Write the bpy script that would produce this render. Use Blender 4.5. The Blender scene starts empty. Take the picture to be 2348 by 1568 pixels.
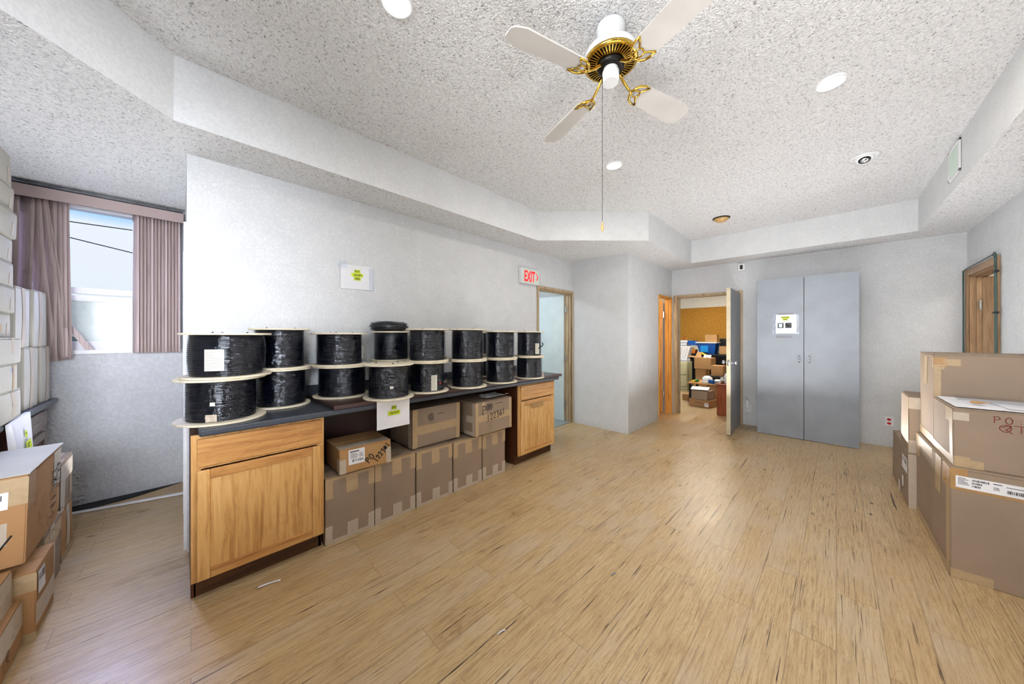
import bpy, bmesh, math, random
from mathutils import Vector, Matrix, noise
R = math.radians
SC = bpy.context.scene
COL = SC.collection
rnd = random.Random(7)

# ------------------------------------------------------------------ node helpers
def new_mat(name):
    m = bpy.data.materials.new(name); m.use_nodes = True
    nt = m.node_tree; b = nt.nodes['Principled BSDF']
    return m, nt, b
def N(nt, t, **kw):
    n = nt.nodes.new(t)
    for k, v in kw.items():
        if k in n.inputs.keys() if isinstance(k, str) else False: n.inputs[k].default_value = v
        else: setattr(n, k, v)
    return n
def setin(n, **kw):
    for k, v in kw.items(): n.inputs[k.replace('_', ' ')].default_value = v
    return n
def coords(nt, scale=(1, 1, 1), rot=(0, 0, 0), kind='Object'):
    tc = nt.nodes.new('ShaderNodeTexCoord'); mp = nt.nodes.new('ShaderNodeMapping')
    mp.inputs['Scale'].default_value = scale; mp.inputs['Rotation'].default_value = rot
    nt.links.new(tc.outputs[kind], mp.inputs['Vector'])
    return mp.outputs['Vector']
def noise_t(nt, vec, scale, detail=3, rough=.5, dist=0):
    n = nt.nodes.new('ShaderNodeTexNoise')
    n.inputs['Scale'].default_value = scale; n.inputs['Detail'].default_value = detail
    n.inputs['Roughness'].default_value = rough; n.inputs['Distortion'].default_value = dist
    nt.links.new(vec, n.inputs['Vector']); return n.outputs['Fac']
def ramp(nt, fac, stops, interp='LINEAR'):
    r = nt.nodes.new('ShaderNodeValToRGB'); r.color_ramp.interpolation = interp
    el = r.color_ramp.elements
    while len(el) < len(stops): el.new(.5)
    for e, (p, c) in zip(el, stops):
        e.position = p; e.color = (c if len(c) == 4 else (*c, 1)) if hasattr(c, '__len__') else (c, c, c, 1)
    nt.links.new(fac, r.inputs['Fac']); return r.outputs['Color']
def mixc(nt, fac, a, b, mode='MIX'):
    m = nt.nodes.new('ShaderNodeMix'); m.data_type = 'RGBA'; m.blend_type = mode
    for s, v in ((m.inputs[0], fac), (m.inputs[6], a), (m.inputs[7], b)):
        if hasattr(v, 'type') and hasattr(v, 'node'): nt.links.new(v, s)
        elif s == m.inputs[0]: s.default_value = v
        else: s.default_value = (*v, 1) if len(v) == 3 else v
    return m.outputs[2]
def bump(nt, b, height, strength=.5, dist=.01):
    n = nt.nodes.new('ShaderNodeBump'); n.inputs['Strength'].default_value = strength
    n.inputs['Distance'].default_value = dist
    nt.links.new(height, n.inputs['Height']); nt.links.new(n.outputs['Normal'], b.inputs['Normal'])
def srgb(r, g, b):
    f = lambda c: (c / 255 / 12.92) if c <= 10 else ((c / 255 + .055) / 1.055) ** 2.4
    return (f(r), f(g), f(b))
def simple(name, col, rough=.5, metal=0, spec=.5, var=.08, vscale=8, bscale=None, bstr=.2, bdist=.002, emit=None, alpha=1, coat=0):
    m, nt, b = new_mat(name)
    v = coords(nt)
    f = noise_t(nt, v, vscale, 4)
    c2 = tuple(max(0, x * (1 - var * 2)) for x in col); c1 = tuple(min(1, x * (1 + var * .6)) for x in col)
    nt.links.new(ramp(nt, f, [(.3, c2), (.65, c1)]), b.inputs['Base Color'])
    b.inputs['Roughness'].default_value = rough; b.inputs['Metallic'].default_value = metal
    b.inputs['Specular IOR Level'].default_value = spec; b.inputs['Coat Weight'].default_value = coat
    if bscale: bump(nt, b, noise_t(nt, v, bscale, 3), bstr, bdist)
    if emit: b.inputs['Emission Color'].default_value = (*emit[0], 1); b.inputs['Emission Strength'].default_value = emit[1]
    return m

MT = {}
def wall_mat(name, col, s1=38, strength=.55, col2=None):
    m, nt, b = new_mat(name); v = coords(nt)
    n1 = noise_t(nt, v, s1, 3, .55, .6); n2 = noise_t(nt, v, 7, 3)
    r1 = ramp(nt, n1, [(.42, 0), (.56, 1)])
    hm = nt.nodes.new('ShaderNodeMath'); hm.operation = 'ADD'
    nt.links.new(r1, hm.inputs[0]); nt.links.new(n2, hm.inputs[1])
    base = mixc(nt, ramp(nt, n2, [(.3, 0), (.75, 1)]), tuple(c * .93 for c in col), col)
    base = mixc(nt, .07, base, r1, 'MULTIPLY')
    # scuffs near the floor
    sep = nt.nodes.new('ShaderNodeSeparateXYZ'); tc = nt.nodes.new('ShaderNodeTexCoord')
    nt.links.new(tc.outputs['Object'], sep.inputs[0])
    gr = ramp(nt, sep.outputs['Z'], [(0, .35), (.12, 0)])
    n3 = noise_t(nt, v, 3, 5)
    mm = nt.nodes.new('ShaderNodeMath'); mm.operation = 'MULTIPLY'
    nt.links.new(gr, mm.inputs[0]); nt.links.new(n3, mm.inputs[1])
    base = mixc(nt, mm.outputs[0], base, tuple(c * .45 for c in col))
    nt.links.new(base, b.inputs['Base Color']); b.inputs['Roughness'].default_value = .75
    bump(nt, b, hm.outputs[0], strength, .006)
    return m
MT['wall'] = wall_mat('painted_knockdown_wall', srgb(222, 224, 226), 68, .5)
MT['wall_rough'] = wall_mat('rough_patched_wall', srgb(205, 206, 210), 34, .5)
MT['beam'] = wall_mat('smooth_soffit_paint', srgb(224, 226, 227), 70, .12)
def popcorn():
    m, nt, b = new_mat('popcorn_ceiling'); v = coords(nt)
    vo = nt.nodes.new('ShaderNodeTexVoronoi'); vo.inputs['Scale'].default_value = 74
    nw = nt.nodes.new('ShaderNodeTexNoise'); nw.inputs['Scale'].default_value = 30; nw.inputs['Detail'].default_value = 2
    nt.links.new(v, nw.inputs['Vector'])
    add = nt.nodes.new('ShaderNodeMix'); add.data_type = 'VECTOR'; add.inputs[0].default_value = .06
    nt.links.new(v, add.inputs[4]); nt.links.new(nw.outputs['Color'], add.inputs[5])
    nt.links.new(add.outputs[1], vo.inputs['Vector'])
    n1 = noise_t(nt, v, 92, 2, .6, .8)
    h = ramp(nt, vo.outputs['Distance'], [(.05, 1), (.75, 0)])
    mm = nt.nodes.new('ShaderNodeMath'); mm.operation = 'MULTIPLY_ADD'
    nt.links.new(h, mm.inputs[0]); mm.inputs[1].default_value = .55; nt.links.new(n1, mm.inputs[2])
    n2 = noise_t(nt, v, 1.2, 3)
    c = ramp(nt, mm.outputs[0], [(.34, srgb(142, 143, 145)), (.46, srgb(232, 232, 233)), (.8, srgb(253, 253, 253))])  # gaps between the grains painted darker, shade put into the colour
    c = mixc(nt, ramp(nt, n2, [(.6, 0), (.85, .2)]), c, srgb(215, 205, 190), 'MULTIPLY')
    nt.links.new(c, b.inputs['Base Color']); b.inputs['Roughness'].default_value = .9
    bump(nt, b, mm.outputs[0], .9, .015)
    return m
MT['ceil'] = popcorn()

def floor_mat():
    m, nt, b = new_mat('vinyl_plank_floor'); L = nt.links
    v = coords(nt, (1, 1, 1), (0, 0, R(.8)))
    br = nt.nodes.new('ShaderNodeTexBrick'); br.offset = .37; br.offset_frequency = 2; br.squash = 1
    for k, x in (('Scale', 1), ('Mortar Size', .0016), ('Mortar Smooth', .1), ('Bias', 0), ('Brick Width', 1.22), ('Row Height', .152)): br.inputs[k].default_value = x
    br.inputs['Color1'].default_value = (0, 0, 0, 1); br.inputs['Color2'].default_value = (1, 1, 1, 1); br.inputs['Mortar'].default_value = (.5, .5, .5, 1)
    L.new(v, br.inputs['Vector'])
    # per plank offset of the grain
    sep = nt.nodes.new('ShaderNodeSeparateXYZ'); L.new(v, sep.inputs[0])
    mu = nt.nodes.new('ShaderNodeMath'); mu.operation = 'MULTIPLY'; mu.inputs[1].default_value = 37
    L.new(br.outputs['Color'], mu.inputs[0])
    cmb = nt.nodes.new('ShaderNodeCombineXYZ'); L.new(sep.outputs['X'], cmb.inputs['X']); L.new(sep.outputs['Y'], cmb.inputs['Y']); L.new(mu.outputs[0], cmb.inputs['Z'])
    def stretched(sx, sy, sc, detail, rough, dist):
        mp = nt.nodes.new('ShaderNodeMapping'); mp.inputs['Scale'].default_value = (sx, sy, 1); L.new(cmb.outputs[0], mp.inputs['Vector'])
        return noise_t(nt, mp.outputs['Vector'], sc, detail, rough, dist)
    fine = stretched(2.0, 46, 3.2, 6, .7, .3)
    streak = stretched(.9, 56, 2.0, 4, .6, .9)
    cath = stretched(1.1, 6, 2.2, 2, .5, 1.6)
    blot = stretched(1, 1.6, 1.6, 4, .6, 0)
    base = ramp(nt, fine, [(.30, srgb(146, 116, 84)), (.45, srgb(196, 168, 124)), (.60, srgb(214, 188, 144)), (.8, srgb(228, 206, 166))])
    # cathedral rings
    si = nt.nodes.new('ShaderNodeMath'); si.operation = 'MULTIPLY'; si.inputs[1].default_value = 95; L.new(cath, si.inputs[0])
    sn = nt.nodes.new('ShaderNodeMath'); sn.operation = 'SINE'; L.new(si.outputs[0], sn.inputs[0])
    base = mixc(nt, ramp(nt, sn.outputs[0], [(.55, 0), (1, .22)]), base, srgb(128, 92, 58))
    base = mixc(nt, ramp(nt, br.outputs['Color'], [(0, .0), (1, .25)]), base, srgb(184, 146, 100))
    base = mixc(nt, ramp(nt, blot, [(.50, 0), (.72, .5)]), base, srgb(206, 192, 172))
    base = mixc(nt, ramp(nt, blot, [(.22, .55), (.44, 0)]), base, srgb(150, 118, 86))
    dark = ramp(nt, streak, [(.315, 1), (.38, 0)])
    base = mixc(nt, dark, base, srgb(62, 46, 38))
    # knots
    mpk = nt.nodes.new('ShaderNodeMapping'); mpk.inputs['Scale'].default_value = (1.6, 3.6, .13); L.new(cmb.outputs[0], mpk.inputs['Vector'])
    vo = nt.nodes.new('ShaderNodeTexVoronoi'); vo.inputs['Scale'].default_value = 1.5; L.new(mpk.outputs[0], vo.inputs['Vector'])
    base = mixc(nt, ramp(nt, vo.outputs['Distance'], [(.018, .95), (.06, .15), (.10, .0)]), base, srgb(58, 42, 34))
    base = mixc(nt, ramp(nt, br.outputs['Fac'], [(0, 0), (1, .42)]), base, srgb(90, 70, 55))
    base = mixc(nt, .16, base, srgb(160, 140, 112), 'MULTIPLY')
    L.new(base, b.inputs['Base Color'])
    L.new(ramp(nt, blot, [(.3, .26), (.7, .42)]), b.inputs['Roughness'])
    b.inputs['Specular IOR Level'].default_value = .45
    inv = nt.nodes.new('ShaderNodeMath'); inv.operation = 'SUBTRACT'; inv.inputs[0].default_value = 1
    L.new(br.outputs['Fac'], inv.inputs[1])
    ad = nt.nodes.new('ShaderNodeMath'); ad.operation = 'MULTIPLY_ADD'; ad.inputs[1].default_value = .35
    L.new(fine, ad.inputs[0]); L.new(inv.outputs[0], ad.inputs[2])
    bump(nt, b, ad.outputs[0], .25, .002)
    return m
MT['floor'] = floor_mat()

def wood(name, c_dark, c_mid, c_light, axis='z', sc=1., rough=.42, rings=.25):
    m, nt, b = new_mat(name)
    s = {'x': (1.2, 16, 16), 'y': (16, 1.2, 16), 'z': (16, 16, 1.2)}[axis]
    s2 = {'x': (1, 5, 5), 'y': (5, 1, 5), 'z': (5, 5, 1)}[axis]
    f = noise_t(nt, coords(nt, tuple(a * sc for a in s)), 2.4, 6, .65, .4)
    g = noise_t(nt, coords(nt, tuple(a * sc for a in s2)), 1.3, 2, .5, 1.2)
    base = ramp(nt, f, [(.3, c_dark), (.5, c_mid), (.72, c_light)])
    si = nt.nodes.new('ShaderNodeMath'); si.operation = 'MULTIPLY'; si.inputs[1].default_value = 90; nt.links.new(g, si.inputs[0])
    sn = nt.nodes.new('ShaderNodeMath'); sn.operation = 'SINE'; nt.links.new(si.outputs[0], sn.inputs[0])
    base = mixc(nt, ramp(nt, sn.outputs[0], [(.3, 0), (1, rings)]), base, c_dark)
    nt.links.new(base, b.inputs['Base Color']); b.inputs['Roughness'].default_value = rough
    bump(nt, b, f, .12, .001)
    return m
oak = (srgb(172, 118, 62), srgb(214, 164, 98), srgb(228, 184, 120))
MT['oak_v'] = wood('oak_vertical_grain', *oak, 'z', rings=.13); MT['oak_h'] = wood('oak_horizontal_grain', srgb(156, 100, 50), srgb(198, 142, 80), srgb(214, 164, 100), 'x', rings=.2)
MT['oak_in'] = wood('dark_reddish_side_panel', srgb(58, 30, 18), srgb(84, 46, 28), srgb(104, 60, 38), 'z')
MT['maple_v'] = wood('pale_maple_vertical', srgb(190, 136, 76), srgb(222, 176, 112), srgb(236, 198, 140), 'z'); MT['maple_h'] = wood('pale_maple_horizontal', srgb(180, 124, 66), srgb(212, 160, 96), srgb(228, 182, 120), 'x')
MT['toe'] = wood('dark_toe_kick', srgb(52, 30, 16), srgb(84, 52, 28), srgb(104, 68, 40), 'x')
MT['grey_wood'] = wood('greyed_drawer_wood', srgb(110, 96, 88), srgb(148, 134, 126), srgb(170, 158, 150), 'y')
MT['tan_frame'] = wood('tan_door_casing', srgb(142, 120, 90), srgb(182, 160, 128), srgb(200, 178, 148), 'z', rings=.1)
MT['orange_wood'] = wood('honey_door_wood', srgb(186, 124, 52), srgb(224, 164, 82), srgb(236, 184, 104), 'z', rings=.1)
MT['brown_door'] = wood('brown_door_wood', srgb(128, 98, 68), srgb(164, 130, 94), srgb(182, 150, 114), 'z', rings=.08)
MT['mahogany'] = wood('mahogany_desk', srgb(96, 42, 20), srgb(138, 66, 34), srgb(156, 82, 46), 'z', rings=.15)
MT['brown_board'] = simple('dark_brown_laminate', srgb(66, 42, 38), .35, var=.05)
MT['plywood'] = wood('pale_flange_board', srgb(184, 170, 140), srgb(222, 212, 188), srgb(236, 228, 208), 'x', .6, .65, .05)
MT['ply_edge'] = simple('flange_edge', srgb(214, 190, 150), .7, var=.15, vscale=60)
def speckle(name, a, b_, rough=.35):
    m, nt, b = new_mat(name); f = noise_t(nt, coords(nt), 420, 2)
    nt.links.new(ramp(nt, f, [(.38, a), (.6, b_)]), b.inputs['Base Color']); b.inputs['Roughness'].default_value = rough
    return m
MT['counter'] = speckle('charcoal_speckled_laminate', srgb(34, 37, 44), srgb(74, 80, 92))
def card(name, c):
    m, nt, b = new_mat(name); v = coords(nt)
    n = noise_t(nt, v, 3, 4); fine = noise_t(nt, v, 260, 2); st = noise_t(nt, coords(nt, (1, 1, 90)), 3, 2)
    base = ramp(nt, n, [(.25, tuple(x * .86 for x in c)), (.75, tuple(min(1, x * 1.06) for x in c))])
    base = mixc(nt, ramp(nt, fine, [(.35, .0), (.7, .16)]), base, tuple(x * .7 for x in c))
    nt.links.new(base, b.inputs['Base Color']); b.inputs['Roughness'].default_value = .72
    bump(nt, b, st, .08, .0015); return m
MT['card'] = card('kraft_cardboard', srgb(158, 138, 118)); MT['card_warm'] = card('warm_kraft_cardboard', srgb(186, 142, 92))
MT['card_pale'] = card('pale_cardboard', srgb(194, 190, 178)); MT['card_orange'] = card('orange_kraft_cardboard', srgb(178, 134, 88))
def tape(name, c, rough=.42):
    m, nt, b = new_mat(name); v = coords(nt); n = noise_t(nt, v, 25, 3, .5, 1.5)
    nt.links.new(ramp(nt, n, [(.3, tuple(x * .88 for x in c)), (.7, c)]), b.inputs['Base Color'])
    b.inputs['Roughness'].default_value = rough; bump(nt, b, n, .35, .003); return m
MT['tape'] = tape('tan_packing_tape', srgb(188, 162, 126)); MT['tape_w'] = tape('shiny_pale_tape', srgb(198, 184, 166), .32); MT['tape_d'] = tape('amber_packing_tape', srgb(182, 142, 92))
MT['paper'] = simple('white_paper', srgb(238, 238, 242), .6, var=.03, bscale=12, bstr=.3, bdist=.004)
MT['paper_wall'] = simple('taped_paper', srgb(226, 227, 231), .5, var=.02, bscale=9, bstr=.2, bdist=.004)
MT['label_paper'] = simple('crumpled_label_paper', srgb(214, 212, 200), .6, var=.05, bscale=30, bstr=.5, bdist=.004)
MT['faint_ink'] = simple('faint_label_print', srgb(150, 146, 138), .6)
MT['hilite'] = simple('yellow_green_highlighter', srgb(212, 230, 40), .6, var=.03)
MT['ink'] = simple('black_ink', srgb(18, 18, 20), .5, var=.0)
MT['grey_ink'] = simple('faded_print', srgb(96, 84, 76), .6, var=.05)
MT['red_ink'] = simple('red_marker', srgb(120, 38, 26), .5, var=.02)
MT['black_cable'] = simple('black_cable_jacket', srgb(6, 9, 22), .13, var=.2, vscale=40, spec=.4)
MT['black'] = simple('black_plastic', srgb(20, 20, 22), .4, var=.05)
MT['white_gloss'] = simple('white_enamel', srgb(236, 238, 240), .22, var=.02, coat=.4)
MT['white_trim'] = simple('white_painted_trim', srgb(232, 232, 234), .45, var=.04)
MT['blade'] = simple('dusty_white_fan_blade', srgb(206, 203, 198), .5, var=.05, vscale=5)
MT['brass'] = simple('polished_brass', srgb(226, 186, 84), .16, metal=1, var=.08, vscale=20)
MT['chrome'] = simple('chrome', srgb(210, 214, 220), .14, metal=1, var=.03)
MT['dark_metal'] = simple('dark_motor_metal', srgb(26, 24, 24), .4, metal=.6)
MT['grey_door'] = simple('grey_painted_panel', srgb(150, 157, 166), .42, var=.05, vscale=4, bscale=160, bstr=.05)
MT['grey_door2'] = simple('grey_door_leaf', srgb(132, 134, 138), .45, var=.05)
MT['cream_edge'] = simple('cream_door_edge', srgb(206, 194, 164), .5, var=.08)
MT['blue_white'] = simple('bluish_white_door', srgb(214, 226, 230), .4, var=.03)
def vane_mat(name, c):
    m, nt, b = new_mat(name); f = noise_t(nt, coords(nt, (1, 1, .02)), 150, 2)
    nt.links.new(ramp(nt, f, [(.35, tuple(x * .72 for x in c)), (.6, c)]), b.inputs['Base Color']); b.inputs['Roughness'].default_value = .5
    bump(nt, b, f, .4, .002); return m
MT['mauve'] = vane_mat('mauve_vinyl_vane', srgb(172, 152, 148)); MT['mauve_l'] = vane_mat('light_mauve_vane', srgb(200, 180, 178))
MT['mauve_plain'] = simple('mauve_valance', srgb(174, 154, 150), .5, var=.04, vscale=3)
MT['file_beige'] = simple('beige_filing_metal', srgb(206, 200, 160), .4, var=.04)
MT['cork'] = simple('golden_pegboard', srgb(184, 130, 40), .8, var=.12, vscale=30)
MT['blue_bin'] = simple('blue_plastic_tub', srgb(18, 84, 170), .35, var=.08)
MT['blue_light'] = simple('bright_blue_label', srgb(10, 140, 220), .4)
MT['yellow'] = simple('yellow_plastic', srgb(230, 200, 40), .5); MT['orange'] = simple('orange_plastic', srgb(232, 128, 40), .5)
MT['red'] = simple('red_plastic', srgb(200, 30, 36), .4); MT['green'] = simple('green_plastic', srgb(60, 150, 90), .5)
MT['exit_red'] = simple('exit_red_letters', srgb(255, 30, 40), .4, var=0, emit=(srgb(255, 20, 30), 1.1))
MT['exit_face'] = simple('exit_face_plate', srgb(206, 222, 212), .35, var=.02)
MT['led'] = simple('led_diffuser', (1, 1, 1), .3, var=0, emit=((1, .97, .93), 6))
MT['tile'] = simple('grey_vinyl_tile', srgb(150, 160, 160), .5, var=.1, vscale=20)
MT['dark_patch'] = simple('dark_exposed_subfloor', srgb(44, 44, 46), .8, var=.3, vscale=12)
MT['leaf_green'] = simple('hedge_leaves', srgb(74, 92, 66), .8, var=.25, vscale=4, bscale=8, bstr=.8, bdist=.1)
MT['ground_out'] = simple('pale_ground_outside', srgb(82, 92, 92), .9, var=.1, vscale=2)
MT['plaster_white'] = simple('office_white_plaster', srgb(236, 232, 222), .7, var=.02)
MT['knob_wood'] = simple('wooden_pull', srgb(200, 162, 104), .4)
MT['green_cable'] = simple('dark_green_cable', srgb(70, 96, 90), .4)
MT['grey_tape'] = simple('grey_tape', srgb(132, 136, 142), .4, var=.02)
def film(name, base_t=.75, tint=(.9, .93, 1), bs=18, bstr=.9):
    m = bpy.data.materials.new(name); m.use_nodes = True; nt = m.node_tree; nt.nodes.clear()
    out = nt.nodes.new('ShaderNodeOutputMaterial'); tr = nt.nodes.new('ShaderNodeBsdfTransparent'); gl = nt.nodes.new('ShaderNodeBsdfGlossy')
    tr.inputs['Color'].default_value = (.97, .98, 1, 1); gl.inputs['Color'].default_value = (*tint, 1); gl.inputs['Roughness'].default_value = .06
    v = coords(nt, (1, 1, 4.5)); n = noise_t(nt, v, bs, 5, .62, 1.2)
    bp = nt.nodes.new('ShaderNodeBump'); bp.inputs['Strength'].default_value = bstr; bp.inputs['Distance'].default_value = .01
    nt.links.new(n, bp.inputs['Height']); nt.links.new(bp.outputs[0], gl.inputs['Normal'])
    fr = nt.nodes.new('ShaderNodeLayerWeight'); fr.inputs['Blend'].default_value = .35
    ma = nt.nodes.new('ShaderNodeMath'); ma.operation = 'MULTIPLY_ADD'; ma.inputs[1].default_value = .22; ma.inputs[2].default_value = 1 - base_t - .165
    nt.links.new(fr.outputs['Fresnel'], ma.inputs[0])
    mx = nt.nodes.new('ShaderNodeMixShader'); nt.links.new(ma.outputs[0], mx.inputs[0]); nt.links.new(tr.outputs[0], mx.inputs[1]); nt.links.new(gl.outputs[0], mx.inputs[2])
    nt.links.new(mx.outputs[0], out.inputs[0]); return m
MT['film'] = film('clear_plastic_wrap', .80, (.88, .93, 1), 11, .55); MT['pane'] = film('window_glass', .88, (1, 1, 1), 2, .02)
def haze_glass():
    m, nt, b = new_mat('dusty_lower_glass'); f = noise_t(nt, coords(nt, (2, 1, 6)), 3, 5)
    nt.links.new(ramp(nt, f, [(.3, srgb(120, 136, 132)), (.7, srgb(158, 170, 168))]), b.inputs['Base Color'])
    b.inputs['Alpha'].default_value = .45; b.inputs['Roughness'].default_value = .2; return m
MT['haze'] = haze_glass()

# ------------------------------------------------------------------ mesh helpers
def tag(o, label=None, cat=None, group=None, kind=None):
    if label: o['label'] = label
    if cat: o['category'] = cat
    if group: o['group'] = group
    if kind: o['kind'] = kind
    return o
def thing(name, label, cat, loc=(0, 0, 0), rz=0, group=None, kind=None):
    o = bpy.data.objects.new(name, None); COL.objects.link(o)
    o.empty_display_size = .1; o.location = loc; o.rotation_euler = (0, 0, rz)
    return tag(o, label, cat, group, kind)
def world_mat(o):
    m = o.matrix_basis.copy()
    while o.parent: o = o.parent; m = o.matrix_basis @ m
    return m
class MB:
    def __init__(s): s.b = bmesh.new()
    def box(s, x0, x1, y0, y1, z0, z1, bev=0):
        vs = [s.b.verts.new((x, y, z)) for x in (x0, x1) for y in (y0, y1) for z in (z0, z1)]
        fs = [s.b.faces.new([vs[i] for i in f]) for f in ((0, 1, 3, 2), (4, 6, 7, 5), (0, 4, 5, 1), (2, 3, 7, 6), (0, 2, 6, 4), (1, 5, 7, 3))]
        if bev:
            es = list({e for f in fs for e in f.edges})
            bmesh.ops.bevel(s.b, geom=es, offset=bev, segments=2, profile=.5, affect='EDGES')
        return s
    def hull(s, top, bot):  # prism between two equal rings
        n = len(top); a = [s.b.verts.new(p) for p in top]; c = [s.b.verts.new(p) for p in bot]
        s.b.faces.new(a); s.b.faces.new(list(reversed(c)))
        for i in range(n): s.b.faces.new((a[i], c[i], c[(i + 1) % n], a[(i + 1) % n]))
        return s
    def prism(s, pts, z0, z1): return s.hull([(x, y, z1) for x, y in pts], [(x, y, z0) for x, y in pts])
    def lathe(s, prof, c=(0, 0, 0), n=48, caps=True):
        rings = []
        for r, z in prof:
            rings.append([s.b.verts.new((c[0] + r * math.cos(2 * math.pi * i / n), c[1] + r * math.sin(2 * math.pi * i / n), c[2] + z)) for i in range(n)])
        for a, b2 in zip(rings, rings[1:]):
            for i in range(n): s.b.faces.new((a[i], a[(i + 1) % n], b2[(i + 1) % n], b2[i]))
        if caps:
            if prof[0][0] > 1e-5: s.b.faces.new(list(reversed(rings[0])))
            if prof[-1][0] > 1e-5: s.b.faces.new(rings[-1])
        return s
    def tube(s, pts, r, n=8, closed=False):
        P = [Vector(p) for p in pts]; rings = []; k = len(P)
        up = None
        for i, p in enumerate(P):
            if closed: d = P[(i + 1) % k] - P[i - 1]
            else: d = P[min(i + 1, k - 1)] - P[max(i - 1, 0)]
            d.normalize()
            if up is None: up = Vector((0, 0, 1)) if abs(d.z) < .9 else Vector((1, 0, 0))
            a = d.cross(up)
            if a.length < 1e-4: a = d.cross(Vector((1, .3, 0)))
            a.normalize(); c = a.cross(d).normalized(); up = c
            rr = r[i] if hasattr(r, '__len__') else r
            rings.append([s.b.verts.new(p + (a * math.cos(t) + c * math.sin(t)) * rr) for t in [2 * math.pi * j / n for j in range(n)]])
        m = k if closed else k - 1
        for i in range(m):
            A, B = rings[i], rings[(i + 1) % k]
            for j in range(n): s.b.faces.new((A[j], A[(j + 1) % n], B[(j + 1) % n], B[j]))
        if not closed: s.b.faces.new(list(reversed(rings[0]))); s.b.faces.new(rings[-1])
        return s
    def sheet(s, M, w, h, t=.001, nx=6, ny=4, f=None):
        g = {}
        for k in (0, 1):
            for i in range(nx + 1):
                for j in range(ny + 1):
                    u, v = w * i / nx, h * j / ny
                    z = (f(u, v) if f else 0) + (t if k else 0)
                    g[k, i, j] = s.b.verts.new(M @ Vector((u, v, z)))
        for i in range(nx):
            for j in range(ny):
                s.b.faces.new((g[1, i, j], g[1, i + 1, j], g[1, i + 1, j + 1], g[1, i, j + 1]))
                s.b.faces.new((g[0, i, j], g[0, i, j + 1], g[0, i + 1, j + 1], g[0, i + 1, j]))
        for i in range(nx):
            s.b.faces.new((g[0, i, 0], g[0, i + 1, 0], g[1, i + 1, 0], g[1, i, 0])); s.b.faces.new((g[0, i + 1, ny], g[0, i, ny], g[1, i, ny], g[1, i + 1, ny]))
        for j in range(ny):
            s.b.faces.new((g[0, 0, j + 1], g[0, 0, j], g[1, 0, j], g[1, 0, j + 1])); s.b.faces.new((g[0, nx, j], g[0, nx, j + 1], g[1, nx, j + 1], g[1, nx, j]))
        return s
    def stroke(s, M, pts, w):
        P = [Vector((x, y, 0)) for x, y in pts]
        for a, c in zip(P, P[1:]):
            d = c - a
            if d.length < 1e-6: continue
            d.normalize(); nn = Vector((-d.y, d.x, 0)) * w / 2; e = d * w * .35
            s.b.faces.new([s.b.verts.new(M @ q) for q in (a - e - nn, c + e - nn, c + e + nn, a - e + nn)])
        return s
    def warp(s, fn):
        for v in s.b.verts: v.co = fn(v.co)
        return s
    def build(s, name, mat, parent=None, smooth=False, world=True):
        bmesh.ops.recalc_face_normals(s.b, faces=s.b.faces)
        if parent is not None and world:
            inv = world_mat(parent).inverted()
            for v in s.b.verts: v.co = inv @ v.co
        me = bpy.data.meshes.new(name); s.b.to_mesh(me); s.b.free()
        if isinstance(mat, str): mat = MT[mat]
        me.materials.append(mat)
        if smooth:
            for p in me.polygons: p.use_smooth = True
        o = bpy.data.objects.new(name, me); COL.objects.link(o)
        if parent is not None: o.parent = parent
        return o
def auto_smooth(o, ang=35):
    me = o.data
    for p in me.polygons: p.use_smooth = True
    bm = bmesh.new(); bm.from_mesh(me)
    for e in bm.edges:
        if len(e.link_faces) == 2 and e.calc_face_angle(0) > R(ang): e.smooth = False
    bm.to_mesh(me); bm.free(); return o
def frame(o, u, v):  # matrix: x->u, y->v, z->outward normal
    u = Vector(u).normalized(); v = Vector(v).normalized(); n = u.cross(v)
    M = Matrix((u, v, n)).transposed().to_4x4(); M.translation = Vector(o); return M
def text_bm(mb, M, body, size, align='CENTER', bold=0, sx=1):
    cu = bpy.data.curves.new('lettering', 'FONT'); cu.body = body; cu.size = size; cu.align_x = align; cu.offset = bold * size; cu.resolution_u = 2
    t = bpy.data.objects.new('lettering', cu); COL.objects.link(t)
    bpy.context.view_layer.update()
    me = bpy.data.meshes.new_from_object(t.evaluated_get(bpy.context.evaluated_depsgraph_get()))
    bpy.data.objects.remove(t); bpy.data.curves.remove(cu)
    vs = [mb.b.verts.new(M @ Vector((v.co.x * sx, v.co.y, 0))) for v in me.vertices]
    for p in me.polygons:
        try: mb.b.faces.new([vs[i] for i in p.vertices])
        except ValueError: pass
    bpy.data.meshes.remove(me); return mb
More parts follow.
